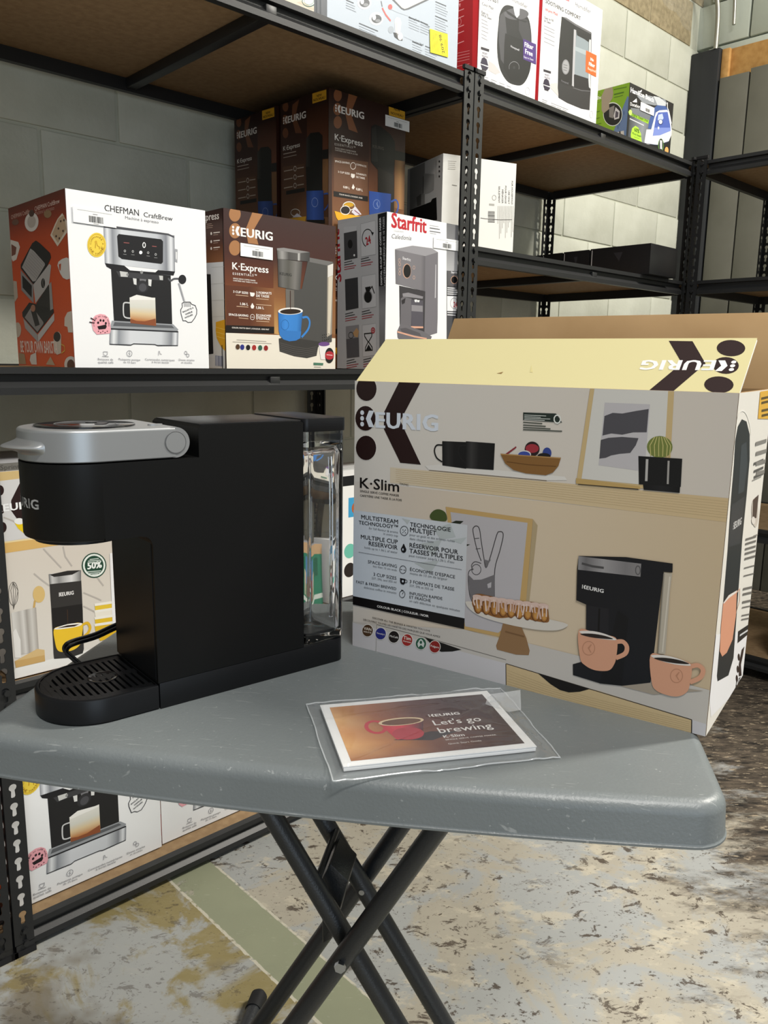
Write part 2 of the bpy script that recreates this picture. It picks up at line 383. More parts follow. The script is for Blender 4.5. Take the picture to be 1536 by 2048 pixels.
for a in (1, -1):
    for c in (1, -1):
        b = MB(); b.box(-a * 0.003, a * (FLW + 0.003), -c * 0.003, c * 0.006, PH - 0.003, PH + 0.006); b.box(-a * 0.003, a * 0.006, -c * 0.003, c * (FLW + 0.003), PH - 0.003, PH + 0.006)
        CAP[(a, c)] = b.me('post_cap'); CAP[(a, c)].materials.append(M['rubber'])
FOOT = {}
for a in (1, -1):
    for c in (1, -1):
        b = MB(); b.box(-a * 0.002, a * (FLW + 0.002), -c * 0.002, c * 0.004, 0, 0.012); b.box(-a * 0.002, a * 0.004, -c * 0.002, c * (FLW + 0.002), 0, 0.012)
        FOOT[(a, c)] = b.me('foot_cap'); FOOT[(a, c)].materials.append(M['rubber'])
BW, BD = 1.215, 0.625
PROF = [(0.0, 0.0), (0.0, -0.011), (0.012, -0.0125), (0.012, -0.023), (0.0, -0.034), (0.0, -0.046), (0.017, -0.046), (0.017, 0.0)]
def beam_mesh(name, length):
    b = MB(); b.prism([(y, z) for y, z in PROF], 0, length, axis='x')
    for x in (-0.016, length + 0.016):                 # rivets that hook into the post
        for z in (-0.010, -0.036): b.tube((x, 0.001, z), (x, -0.0075, z), 0.0055, 10)
    for x0, x1 in ((-0.03, 0.0), (length, length + 0.03)): b.box(x0, x1, 0.0005, 0.003, -0.044, -0.002)
    me = b.me(name); me.materials.append(M['steel']); return me
BEAM_L = beam_mesh('front_beam', BW - 2 * FLW - 0.001)
BEAM_S = beam_mesh('side_beam', BD - 2 * FLW - 0.001)
bd = MB().box(0.004, BW - 0.004, 0.018, BD - 0.018, -0.016, -0.004).build('shelf_board', M['board'], bevel=0.001); BOARD = bd.data; bpy.data.objects.remove(bd)
cb = MB().box(-0.013, 0.013, 0.006, BD - 0.006, -0.040, -0.0165).build('cross_bar', M['steel'], bevel=0.002); CBAR = cb.data; bpy.data.objects.remove(cb)
def unit(label, loc, rz, levels):
    t = empty('shelving_unit', label, 'shelf', loc, rz, 'black steel shelving units')
    for (x, y, a, c) in ((0, 0, 1, 1), (BW, 0, -1, 1), (0, BD, 1, -1), (BW, BD, -1, -1)):
        p = link('post', POST[(a, c)], None, t); p.location = (x, y, 0)
        k = link('post_cap', CAP[(a, c)], None, p); k2 = link('foot_cap', FOOT[(a, c)], None, p)
    for z in levels:
        o = link('front_beam', BEAM_L, None, t); o.location = (FLW + 0.0005, 0.0025, z)
        o = link('back_beam', BEAM_L, None, t); o.location = (BW - FLW - 0.0005, BD - 0.0025, z); o.rotation_euler = (0, 0, math.pi)
        o = link('side_beam', BEAM_S, None, t); o.location = (0.0025, BD - FLW - 0.0005, z); o.rotation_euler = (0, 0, -math.pi / 2)
        o = link('side_beam', BEAM_S, None, t); o.location = (BW - 0.0025, FLW + 0.0005, z); o.rotation_euler = (0, 0, math.pi / 2)
        o = link('shelf_board', BOARD, None, t); o.location = (0, 0, z)
        o = link('cross_bar', CBAR, None, t); o.location = (BW / 2, 0, z)
    return t
FY = 1.395
ZT, ZM, ZL, ZB, ZM2 = 1.802, 1.082, 0.53, 0.060, 1.400
U1X = 0.408; U2X = U1X + BW + 0.004
unit('black steel shelving unit holding the espresso and coffee maker boxes, behind the table', W(U1X, FY), YAW, (ZT, ZM, ZL, ZB))
unit('black steel shelving unit with humidifier and iron boxes on its top shelf', W(U2X, FY), YAW, (ZT, ZM2, 0.72, ZB))
unit('black steel shelving unit at the right edge in front of grey planks', W(U2X + BW - 0.03, FY - 0.012), YAW - math.pi / 2, (ZT, ZM2, 0.545, 0.085))
unit('black steel shelving unit cut off at the left edge beside the lowest boxes', W(U1X - BW - 0.004, FY), YAW, (ZT, ZM, ZL, ZB))

# ------------------------------------------------------------------ folding table
TA = R(-9.0)
def table():
    t = empty('folding_table', 'small grey plastic folding table with black crossed legs', 'table', Vector((0, 0, 0)), 0)
    # table frame: origin on the floor under the centre of the top
    uc, vc = -0.140, 0.930; HU, HV = 0.372, 0.258; TOPZ = 0.725; TB = R(-7.5)
    U = Vector((math.cos(TB), math.sin(TB), 0)); V = Vector((-math.sin(TB), math.cos(TB), 0))
    t.location = uc * U + vc * V; t.rotation_euler = (0, 0, TA)
    # plan outline: rounded corners, long edges bowed outwards
    def outline(off, rad=0.032, bow=0.017, bow2=0.005):
        pts = []; hu, hv, r = HU - off, HV - off, max(rad - off, 0.004)
        def arc(cx, cy, a0):
            for k in range(9):
                a = a0 + R(90) * k / 8; pts.append((cx + r * math.cos(a), cy + r * math.sin(a)))
        def side(p, q):
            for k in range(1, 16): s = k / 16; pts.append((p[0] + (q[0] - p[0]) * s, p[1] + (q[1] - p[1]) * s))
        arc(hu - r, hv - r, 0); side((hu - r, hv), (-hu + r, hv)); arc(-hu + r, hv - r, R(90)); side((-hu, hv - r), (-hu, -hv + r))
        arc(-hu + r, -hv + r, R(180)); side((-hu + r, -hv), (hu - r, -hv)); arc(hu - r, -hv + r, R(270)); side((hu, -hv + r), (hu, hv - r))
        out = []
        for x, y in pts:
            by = bow * (1 - (x / HU) ** 2); bx = bow2 * (1 - (y / HV) ** 2)
            out.append((x + bx * (1 if x > 0 else -1) * min(1, abs(x) / HU) ** 3, y + by * (1 if y > 0 else -1) * min(1, abs(y) / HV) ** 3))
        return out
    rings = [(0.03, -0.020), (0.006, -0.041), (0.0, -0.0425), (-0.0012, -0.0415), (-0.0012, -0.0395), (0.0, -0.0385), (0.0002, -0.0375), (0.0018, -0.0125), (0.0024, -0.0095), (0.0040, -0.0060), (0.0065, -0.0029), (0.0100, -0.0008), (0.0135, 0.0), (0.0145, 0.0), (0.12, 0.0)]
    v, f = [], []; n = None
    for off, z in rings:
        o_ = outline(off); n = len(o_); v += [(x, y, TOPZ + z) for x, y in o_]
    for k in range(len(rings) - 1):
        for i in range(n): f.append((k * n + i, k * n + (i + 1) % n, (k + 1) * n + (i + 1) % n, (k + 1) * n + i))
    f.append(tuple(range((len(rings) - 1) * n, len(rings) * n))); f.append(tuple(reversed(range(n))))
    o = MB().add(v, f).build('tabletop', M['table'], t, smooth=True)
    # two crossing pairs of tubes: u0, z0 pivot
    z0, m, w = 0.375, 0.590, 0.0686; u0 = -0.1522 - uc; rad = 0.0128
    for fr, s, ofs in (('A', -1, -0.0145), ('B', 1, 0.0145)):
        for sg in (-1, 1):
            v_ = sg * (w + ofs)
            top = (u0 + s * m * (0.690 - z0), v_, 0.690); bot = (u0 + s * m * (0.022 - z0), v_, 0.022)
            MB().tube(top, bot, rad, 18).build('leg', M['leg'], t, smooth=True)
        ub = u0 + s * m * (0.016 - z0)
        MB().tube((ub, -0.205, 0.0145), (ub, 0.205, 0.0145), rad, 18).build('foot_bar', M['leg'], t, smooth=True)
        for sg in (-1, 1):
            b = MB().tube((ub, sg * 0.19, 0.0145), (ub, sg * 0.222, 0.0145), 0.0145, 18); b.tube((ub, sg * 0.222, 0.0145), (ub, sg * 0.229, 0.0145), 0.0145, 18, r2=0.009)
            b.build('foot_tip', M['rubber'], t, smooth=True)
        ut = u0 + s * m * (0.690 - z0)
        MB().tube((ut, -0.13, 0.686), (ut, 0.13, 0.686), 0.010, 14).build('top_bar', M['leg'], t, smooth=True)
    for sg in (-1, 1):
        MB().tube((u0, sg * (w - 0.028), z0), (u0, sg * (w + 0.0295), z0), 0.004, 12).tube((u0, sg * (w + 0.027), z0), (u0, sg * (w + 0.033), z0), 0.0072, 6).build('pivot_bolt', M['bolt'], t)
    # latch plate between the inner tubes, with its wire
    za = z0 + 0.055; ua = u0 - m * 0.055
    b = MB(); b.prism([(ua + 0.004, za + 0.035), (ua + 0.028, za + 0.012), (ua + 0.006, za - 0.075), (ua - 0.006, za - 0.085), (ua - 0.008, za + 0.01)], -0.030, 0.030, axis='y')
    b.build('latch_plate', M['leg'], t, bevel=0.002)
    MB().tube((ua - 0.006, -0.052, za + 0.03), (ua - 0.006, 0.052, za + 0.03), 0.0045, 12).build('latch_rod', M['leg'], t, smooth=True)
    return t
table()
TZ = 0.725

# ------------------------------------------------------------------ coffee maker
def coffee_maker():
    t = empty('coffee_maker', 'slim black single-serve coffee maker with silver lid and clear water tank', 'coffee maker', (-0.24074, 0.80555, TZ), R(39.058))
    # local: x = towards the rear, y = 0 near side .. 0.12 far side
    RR, CX = 0.060, -0.049
    def stad(xr, off=0.0, n=28, rr=0.0):
        p = [(xr, off), (xr, 2 * RR - off)] if rr == 0 else [(xr - rr + rr * math.cos(a), off + rr + rr * math.sin(a)) for a in [R(-90 + 15 * k) for k in range(7)]] + [(xr - rr + rr * math.cos(a), 2 * RR - off - rr + rr * math.sin(a)) for a in [R(15 * k) for k in range(7)]]
        r = RR - off
        p += [(CX - r * math.sin(math.pi * k / n), RR + r * math.cos(math.pi * k / n)) for k in range(n + 1)]
        return p
    # body: side profile (column, head back) extruded across the width, and the round nose of the head
    prof = [(CX, 0.194), (-0.012, 0.194), (-0.006, 0.1925), (-0.002, 0.189), (0.0, 0.183), (0.0, 0.030), (0.187, 0.030), (0.187, 0.304), (0.184, 0.306), (0.058, 0.306), (0.055, 0.303), (0.055, 0.272), (CX, 0.272)]
    b = MB(); b.prism(prof, 0.0, 0.12, axis='y')
    n = 32
    nose = [(CX - RR * math.sin(math.pi * k / n), RR + RR * math.cos(math.pi * k / n)) for k in range(n + 1)]
    nv = []
    for ins, z in ((0.004, 0.194), (0.001, 0.1955), (0.0, 0.198), (0.0, 0.272)):
        nv += [(CX + (x - CX) * (RR - ins) / RR, RR + (y - RR) * (RR - ins) / RR, z) for x, y in nose]
    k1 = n + 1; fs = []
    for j in range(3):
        for i in range(n): fs.append((j * k1 + i, j * k1 + i + 1, (j + 1) * k1 + i + 1, (j + 1) * k1 + i))
    fs += [tuple(range(k1)), tuple(range(3 * k1, 4 * k1))]
    b.add(nv, fs)
    b.build('body', M['mblack'], t, smooth=True)
    MB().prism([(-0.0006, 0.005), (-0.0006, 0.115), (0.001, 0.115), (0.001, 0.005)], 0.032, 0.186).build('column_front', M['mblack2'], t)
    MB().prism([(CX - 0.004 + 0.046 * math.cos(2 * math.pi * k / 36), RR + 0.046 * math.sin(2 * math.pi * k / 36)) for k in range(36)], 0.1895, 0.1945).build('brew_spout', M['mblack2'], t, smooth=True)
    # top deck behind the lid
    MB().box(0.058, 0.186, 0.003, 0.117, 0.3055, 0.3072).build('top_panel', M['mblack2'], t, bevel=0.0006)
    # silver lid
    b = MB(); st = stad(0.029, 0.0); m_ = len(st); v = []; lv = [(0.0010, 0.2735), (0.0, 0.2745), (0.0, 0.2750), (0.0, 0.3020), (0.0, 0.3026), (0.0006, 0.3042), (0.0018, 0.3052), (0.0030, 0.3055), (0.0036, 0.3055)]
    for off, z in lv:
        o_ = stad(0.029, off); v += [(x, y, z) for x, y in o_]
    fs = [(j * m_ + i, j * m_ + (i + 1) % m_, (j + 1) * m_ + (i + 1) % m_, (j + 1) * m_ + i) for j in range(len(lv) - 1) for i in range(m_)]
    fs += [tuple(range(m_)), tuple(range((len(lv) - 1) * m_, len(lv) * m_))]
    b.add(v, fs)
    b.tube((0.029, 0.0006, 0.2893), (0.029, 0.1194, 0.2893), 0.0160, 40)
    lid = b.build('lid', M['silver'], t, smooth=True)
    # hinge discs
    for y0, y1 in ((-0.0007, 0.002), (0.118, 0.1207)):
        c = MB(); c.tube((0.029, y0, 0.2893), (0.029, y1, 0.2893), 0.0108, 40)
        c.build('hinge_disc', M['silver'], lid, smooth=True)
    rg = MB(); N = 40
    pts = [(0.029 + 0.0114 * math.cos(2 * math.pi * k / N), -0.0002, 0.2893 + 0.0114 * math.sin(2 * math.pi * k / N)) for k in range(N + 1)]
    rg.path(pts, 0.00045, 6).build('hinge_ring', M['groove'], lid, smooth=True)
    # lifting lip on the nose
    v, fs = [], []; na, nb = 19, 9
    for i in range(na):
        s = -1 + 2 * i / (na - 1); a = s * R(40)
        for j in range(nb):
            q = j / (nb - 1); env = max(0.0, math.cos(s * math.pi / 2)) ** 0.75
            ext = 0.020 * env * math.exp(-((q - 0.50) / 0.16) ** 2)
            r = RR - 0.0005 + ext; z = 0.2765 + 0.022 * q
            v.append((CX - r * math.cos(a), RR + r * math.sin(a), z))
    for i in range(na - 1):
        for j in range(nb - 1): k = i * nb + j; fs.append((k, k + nb, k + nb + 1, k + 1))
    o = MB().add(v, fs).build('lid_lip', M['silver'], lid, smooth=True)
    sd = o.modifiers.new('smooth', 'SUBSURF'); sd.levels = sd.render_levels = 2
    # dark control oval and buttons on top
    ov = [(CX + 0.006 + 0.050 * math.cos(2 * math.pi * k / 48), RR + 0.048 * math.sin(2 * math.pi * k / 48)) for k in range(48)]
    cp = MB().prism(ov, 0.3052, 0.3072).build('control_panel', M['gloss'], lid, bevel=0.0006)
    MB().path([(CX + 0.006 + 0.030 * math.cos(2 * math.pi * k / 48), RR + 0.033 * math.sin(2 * math.pi * k / 48), 0.3072) for k in range(49)], 0.0005, 6).build('control_ring', M['groove'], lid, smooth=True)
    for a_ in (-0.9, 0.0, 0.9):
        MB().prism([(CX + 0.006 + 0.018 * math.cos(a_) + 0.006 * math.cos(2 * math.pi * k / 18), RR + 0.018 * math.sin(a_) + 0.006 * math.sin(2 * math.pi * k / 18)) for k in range(18)], 0.307, 0.3078).build('button', M['mblack2'], lid)
    MB().prism([(0.020 + 0.008 * math.cos(2 * math.pi * k / 24), 0.030 + 0.0045 * math.sin(2 * math.pi * k / 24)) for k in range(24)], 0.3054, 0.3068).build('power_button', M['silver'], lid)
    # base under body and tank
    def rbase(x0, x1, rr, off=0.0, ny=7):
        p = [(x0, off)]
        p += [(x1 - rr + (rr - off) * math.cos(a), rr + (rr - off) * math.sin(a)) for a in [R(-90 + 90 * k / ny) for k in range(ny + 1)]]
        p += [(x1 - rr + (rr - off) * math.cos(a), 0.12 - rr + (rr - off) * math.sin(a)) for a in [R(90 * k / ny) for k in range(ny + 1)]]
        p += [(x0, 0.12 - off)]
        return p
    MB().prism(rbase(0.0015, 0.250, 0.014), 0.0, 0.0295).build('base', M['mblack2'], t, bevel=0.0015, ang=60)
    # drip tray: rim, floor, grate bars
    st = stad(0.0, 0.0); inn = stad(-0.001, 0.0045); mm = len(st); v = []; fs = []
    for pts, z in ((stad(0.0, 0.002), 0.0), (st, 0.002), (st, 0.0255), (stad(0.0, 0.0008), 0.0272), (stad(-0.0004, 0.003), 0.028), (inn, 0.0278), (inn, 0.020)):
        v += [(x, y, z) for x, y in pts]
    for j in range(6):
        for i in range(mm): fs.append((j * mm + i, j * mm + (i + 1) % mm, (j + 1) * mm + (i + 1) % mm, (j + 1) * mm + i))
    fs += [tuple(range(mm)), tuple(range(6 * mm, 7 * mm))]
    tray = MB().add(v, fs).build('drip_tray', M['mblack2'], t, smooth=True)
    g = MB(); x = -0.0985; rI = RR - 0.0052
    while x < -0.006:
        dx = x + 0.002 - CX
        hy = math.sqrt(max(rI * rI - dx * dx, 0)) if dx < 0 else rI
        if hy > 0.008:
            g.box(x, x + 0.0042, RR - hy, RR + hy, 0.0225, 0.0272)
        x += 0.0069
    for yy in (0.0, 2 * RR):                       # long side borders
        s_ = 1 if yy == 0 else -1
        g.box(CX, -0.002, yy + s_ * 0.005, yy + s_ * 0.015, 0.0222, 0.0271)
    g.box(CX - 0.045, -0.002, RR - 0.005, RR + 0.005, 0.0222, 0.0270)
    arcs = [(CX - rI * math.sin(math.pi * k / 20), RR + rI * math.cos(math.pi * k / 20)) for k in range(21)]; arci = [(CX - (rI - 0.010) * math.sin(math.pi * k / 20), RR + (rI - 0.010) * math.cos(math.pi * k / 20)) for k in range(21)]
    g.prism(arcs + arci[::-1], 0.0222, 0.0271)
    g.build('drip_grate', M['mblack2'], tray)
    disc = []
    b = MB(); NN = 32; rv = [(0.0165, 0.0273), (0.0158, 0.0280), (0.0145, 0.0278), (0.010, 0.0262), (0.0001, 0.0256)]
    v = [(CX + 0.010 + r * math.cos(2 * math.pi * k / NN), RR + r * math.sin(2 * math.pi * k / NN), z) for r, z in rv for k in range(NN)]
    fs = [(j * NN + i, j * NN + (i + 1) % NN, (j + 1) * NN + (i + 1) % NN, (j + 1) * NN + i) for j in range(4) for i in range(NN)]
    b.add(v, fs).build('grate_dish', M['gloss'], tray, smooth=True)
    # water reservoir: outer and inner shells of clear plastic
    def rrect(x0, x1, y0, y1, r, n=6):
        p = []
        for cx, cy, a0 in ((x1 - r, y0 + r, -90), (x1 - r, y1 - r, 0), (x0 + r, y1 - r, 90), (x0 + r, y0 + r, 180)):
            p += [(cx + r * math.cos(R(a0 + 90 * k / n)), cy + r * math.sin(R(a0 + 90 * k / n))) for k in range(n + 1)]
        return p
    b = MB()
    def shell(x0, x1, y0, y1, r, zs):
        v, fs = [], []; nn = None
        for dz, ins in zs:
            pp = rrect(x0 + ins, x1 - ins, y0 + ins, y1 - ins, max(r - ins, 0.001)); nn = len(pp); v += [(x, y, dz) for x, y in pp]
        for j in range(len(zs) - 1):
            for i in range(nn): fs.append((j * nn + i, j * nn + (i + 1) % nn, (j + 1) * nn + (i + 1) % nn, (j + 1) * nn + i))
        fs += [tuple(range(nn)), tuple(range((len(zs) - 1) * nn, len(zs) * nn))]
        b.add(v, fs)
    shell(0.1885, 0.2495, 0.0008, 0.1192, 0.009, ((0.0305, 0.002), (0.0325, 0.0), (0.280, 0.0), (0.2815, 0.0)))
    o = b.build('water_tank', M['clear'], t, smooth=True)
    b = MB(); shell(0.1925, 0.2455, 0.0045, 0.1155, 0.012, ((0.040, 0.006), (0.046, 0.0), (0.266, 0.0), (0.274, 0.005)))
    me = b.me('water_tank_hollow')
    for p in me.polygons: p.flip()
    bm = bmesh.new(); bm.from_mesh(o.data); bm2 = bmesh.new(); bm2.from_mesh(me)
    bm.from_mesh(me); bm.to_mesh(o.data); bm.free(); bm2.free()
    for p in o.data.polygons: p.use_smooth = True
    try: o.data.set_sharp_from_angle(angle=R(50))
    except Exception: pass
    b = MB(); shell(0.1885, 0.2495, 0.0008, 0.1192, 0.009, ((0.2818, 0.0), (0.2928, 0.0)))
    b.build('tank_collar', M['smoke'], t, smooth=True)
    MB().prism(rrect(0.1875, 0.2505, -0.0005, 0.1205, 0.009), 0.293, 0.3085).build('tank_lid', M['mblack2'], t, bevel=0.0012, ang=60)
    # ribs moulded in the tank (fill scale side)
    MB().path(smoothpath([(0.199, 0.006, 0.262), (0.199, 0.0055, 0.20), (0.199, 0.0055, 0.06)], 4), 0.0012, 8).build('tank_rib', M['clear'], t, smooth=True)
    MB().path(smoothpath([(0.228, 0.0055, 0.262), (0.230, 0.0055, 0.20), (0.230, 0.0055, 0.06)], 4), 0.0022, 8).build('tank_rib', M['clear'], t, smooth=True)
    # power cord, a flat twin lead lying over the table edge behind the machine
    P = [(0.13, 0.121, 0.015), (0.11, 0.150, 0.030), (0.069, 0.180, 0.046), (0.026, 0.180, 0.0413), (-0.009, 0.170, 0.0369), (-0.036, 0.160, 0.038), (-0.0486, 0.152, 0.0380), (-0.0525, 0.147, 0.0335), (-0.0485, 0.142, 0.028), (-0.042, 0.135, 0.020), (-0.032, 0.130, 0.010), (-0.015, 0.128, 0.0045), (0.02, 0.128, 0.0040), (0.06, 0.130, 0.0040)]
    sp = smoothpath(P, 8)
    b = MB(); b.path([p + Vector((0, 0, 0.0022)) for p in sp], 0.0027, 10); b.path([p - Vector((0, 0, 0.0006)) + Vector((0.001, -0.0032, 0)) for p in sp], 0.0027, 10)
    b.build('power_cord', M['gloss'], t, smooth=True)
    return t
MACHINE = coffee_maker()
# ------------------------------------------------------------------ flat print: coloured polygons laid on a carton face
def proj(p):
    d = Vector(p) - Vector((0, 0, CAM_H)); z = d.dot(_f); return (768 + 1584.3 * d.dot(_rt) / z, 1024 - 1584.3 * d.dot(_up) / z)
def solve(A, b):
    n = len(b); Mx = [list(A[i]) + [b[i]] for i in range(n)]
    for i in range(n):
        p = max(range(i, n), key=lambda r: abs(Mx[r][i])); Mx[i], Mx[p] = Mx[p], Mx[i]
        for r in range(n):
            if r != i:
                k = Mx[r][i] / Mx[i][i]
                for c in range(i, n + 1): Mx[r][c] -= k * Mx[i][c]
    return [Mx[i][n] / Mx[i][i] for i in range(n)]
_glyph = {}
def glyphs(s, bold, space):
    key = (s, bold, space)
    if key in _glyph: return _glyph[key]
    cu = bpy.data.curves.new('t', 'FONT'); cu.body = s; cu.size = 1.0; cu.resolution_u = 2; cu.offset = bold; cu.space_character = space
    ob = bpy.data.objects.new('t', cu); col.objects.link(ob)
    ev = ob.evaluated_get(bpy.context.evaluated_depsgraph_get()); me = ev.to_mesh()
    vs = [(v.co.x, v.co.y) for v in me.vertices]; fs = [tuple(p.vertices) for p in me.polygons]
    ev.to_mesh_clear(); bpy.data.objects.remove(ob); bpy.data.curves.remove(cu)
    x0 = min(v[0] for v in vs); x1 = max(v[0] for v in vs)
    _glyph[key] = ([(x - x0, y) for x, y in vs], fs, x1 - x0); return _glyph[key]
class Art:
    EPS = 8e-5; SEQ = 2.5e-6
    def __init__(s, w, h, quad=None, base=None):
        s.w, s.h = w, h; s.v = []; s.c = []; s.f = []; s.H = None; s.ox = s.oy = 0.0; s.sc = 1.0; s.L = 1; s.q = 0
        if quad:                                     # photo corners TL, TR, BR, BL of this face
            A, b = [], []
            for (x, y), (u, v) in zip(quad, ((0, h), (w, h), (w, 0), (0, 0))):
                A += [[x, y, 1, 0, 0, 0, -u * x, -u * y], [0, 0, 0, x, y, 1, -v * x, -v * y]]; b += [u, v]
            s.H = solve(A, b)
        if base: s.raw([(0, 0), (w, 0), (w, h), (0, h)], [C(base)] * 4, -1)
    def z(s, ox, oy, sc): s.ox, s.oy, s.sc = ox, oy, sc; return s
    def m(s, p):
        if s.H is None: return (p[0] * s.w, (1 - p[1]) * s.h)
        x, y = s.ox + p[0] / s.sc, s.oy + p[1] / s.sc; a = s.H; d = a[6] * x + a[7] * y + 1
        return ((a[0] * x + a[1] * y + a[2]) / d, (a[3] * x + a[4] * y + a[5]) / d)
    def raw(s, pts, cols, L=None):
        """one convex polygon in face units, clipped to the face"""
        L = s.L if L is None else L
        P = [(p[0], p[1]) + tuple(c[:3]) for p, c in zip(pts, cols)]
        for ax, lim, sg in ((0, 0.0, 1), (0, s.w, -1), (1, 0.0, 1), (1, s.h, -1)):
            if all((p[ax] - lim) * sg >= 0 for p in P): continue
            Q = []
            for i in range(len(P)):
                a, b = P[i - 1], P[i]; da, db = (a[ax] - lim) * sg, (b[ax] - lim) * sg
                if (da >= 0) != (db >= 0): t = da / (da - db); Q.append(tuple(x + (y - x) * t for x, y in zip(a, b)))
                if db >= 0: Q.append(b)
            P = Q
            if len(P) < 3: return
        n = len(s.v); s.v += [(p[0], p[1], 0.0005 + L * s.EPS + s.q * s.SEQ) for p in P]; s.c += [p[2:5] + (1.0,) for p in P]; s.f.append(tuple(range(n, n + len(P))))
    def polyuv(s, uv, colr, L=None):
        s.q += 1
        c = C(colr) if isinstance(colr, str) else colr
        for t in tessellate_polygon([[Vector((u, v, 0)) for u, v in uv]]): s.raw([uv[i] for i in t], [c] * 3, L)
    def poly(s, pts, colr, L=None): s.polyuv([s.m(p) for p in pts], colr, L)
    def sp(s, pts, colr, L=None, n=4):
        """closed smooth outline through the points"""
        k = len(pts); out = []
        for i in range(k):
            p0, p1, p2, p3 = pts[i - 1], pts[i], pts[(i + 1) % k], pts[(i + 2) % k]
            for j in range(n):
                t = j / n; out.append(tuple(0.5 * (2 * b + (c - a) * t + (2 * a - 5 * b + 4 * c - d) * t * t + (-a + 3 * b - 3 * c + d) * t ** 3) for a, b, c, d in zip(p0, p1, p2, p3)))
        s.poly(out, colr, L)
    def grad(s, quad, stops, L=None, vert=False, n=1):
        """quad TL,TR,BR,BL with colour stops [(t,hex)..] left to right (or top to bottom)"""
        a, b, c, d = quad; s.q += 1
        def bl(x, y): return s.m((a[0] + (b[0] - a[0]) * x + (d[0] - a[0]) * y + (a[0] - b[0] + c[0] - d[0]) * x * y, a[1] + (b[1] - a[1]) * x + (d[1] - a[1]) * y + (a[1] - b[1] + c[1] - d[1]) * x * y))
        for (t0, c0), (t1, c1) in zip(stops, stops[1:]):
            c0, c1 = C(c0), C(c1)
            if vert: s.raw([bl(0, t0), bl(1, t0), bl(1, t1), bl(0, t1)], [c0, c0, c1, c1], L)
            else: s.raw([bl(t0, 0), bl(t1, 0), bl(t1, 1), bl(t0, 1)], [c0, c1, c1, c0], L)
    def ell(s, c, rx, ry, colr, L=None, n=24, a0=0, a1=360):
        s.poly([(c[0] + rx * math.cos(R(a0 + (a1 - a0) * k / n)), c[1] + ry * math.sin(R(a0 + (a1 - a0) * k / n))) for k in range(n + (0 if a1 - a0 == 360 else 1))], colr, L)
    def stroke(s, pts, wd, colr, L=None, closed=False):
        s.q += 1; P = [s.m(p) for p in pts]; c0 = s.m((pts[0][0], pts[0][1])); c1 = s.m((pts[0][0], pts[0][1] + wd))
        r = math.hypot(c1[0] - c0[0], c1[1] - c0[1]) / 2; c = C(colr) if isinstance(colr, str) else colr
        if closed: P = P + [P[0]]
        n = len(P); E = []
        for i in range(n):
            d = []
            for k in (i - 1, i):
                if closed: k %= n - 1
                if 0 <= k < n - 1:
                    dx, dy = P[k + 1][0] - P[k][0], P[k + 1][1] - P[k][1]; l = math.hypot(dx, dy)
                    if l > 1e-9: d.append((dx / l, dy / l))
            if not d: E.append((P[i], P[i])); continue
            nx, ny = sum(-q[1] for q in d), sum(q[0] for q in d); l = math.hypot(nx, ny)
            if l < 1e-6: nx, ny, l = -d[-1][1], d[-1][0], 1.0
            nx, ny = nx / l, ny / l; mt = min(1.6, 1.0 / max(0.3, abs(-nx * d[0][1] + ny * d[0][0])))
            E.append(((P[i][0] + nx * r * mt, P[i][1] + ny * r * mt), (P[i][0] - nx * r * mt, P[i][1] - ny * r * mt)))
        for i in range(n - 1): s.raw([E[i][0], E[i][1], E[i + 1][1], E[i + 1][0]], [c] * 4, L)
    def ss(s, pts, wd, colr, L=None):
        k = len(pts); out = []
        for i in range(k - 1):
            p0, p1, p2, p3 = pts[max(i - 1, 0)], pts[i], pts[i + 1], pts[min(i + 2, k - 1)]
            for j in range(4):
                t = j / 4; out.append(tuple(0.5 * (2 * b + (c - a) * t + (2 * a - 5 * b + 4 * c - d) * t * t + (-a + 3 * b - 3 * c + d) * t ** 3) for a, b, c, d in zip(p0, p1, p2, p3)))
        s.stroke(out + [pts[-1]], wd, colr, L)
    def ring(s, c, rx, ry, wd, colr, L=None, n=24, a0=0, a1=360):
        s.stroke([(c[0] + rx * math.cos(R(a0 + (a1 - a0) * k / n)), c[1] + ry * math.sin(R(a0 + (a1 - a0) * k / n))) for k in range(n + 1)], wd, colr, L)
    def text(s, t, p0, p1, colr, L=None, bold=0.0, asp=0.88, shear=0.0, space=1.0):
        s.q += 1; vs, fs, wd = glyphs(t, 0.0, space); a, b = s.m(p0), s.m(p1); c = C(colr) if isinstance(colr, str) else colr
        wd += 2 * bold; dx, dy = (b[0] - a[0]) / wd, (b[1] - a[1]) / wd
        for bx, by in (((-bold, -bold * .5), (-bold, bold * .5), (bold, -bold * .5), (bold, bold * .5)) if bold > 0.008 else (((-bold, 0), (bold, 0)) if bold else ((0, 0),))):
            q = [(a[0] + (x + bold + bx + shear * y) * dx - (y + by) * asp * dy, a[1] + (x + bold + bx + shear * y) * dy + (y + by) * asp * dx) for x, y in vs]; s.q += 0.6
            for f in fs: s.raw([q[i] for i in f], [c] * len(f), L)
    def keurig(s, p0, p1, colr, L=None, asp=0.86):
        a, b = s.m(p0), s.m(p1); wd = math.hypot(b[0] - a[0], b[1] - a[1]); d = ((b[0] - a[0]) / wd, (b[1] - a[1]) / wd); c = C(colr)
        vs, fs, tw = glyphs('EURIG', 0.0, 1.06); kw = 0.205 * wd; bo = 0.034; k = (wd - kw) / (tw + 2 * bo); h = 0.75 * k * asp
        def at(x, y): return (a[0] + x * d[0] - y * d[1], a[1] + x * d[1] + y * d[0])
        for bx, by in ((0, -.5), (0, .5), (1, -.5), (1, .5), (2, -.5), (2, .5)):
            q = [at(kw + (x + bo * bx) * k, (y + bo * by * .8) * k * asp) for x, y in vs]; s.q += 0.6
            for f in fs: s.raw([q[i] for i in f], [c] * len(f), L)
        u = kw * 0.93
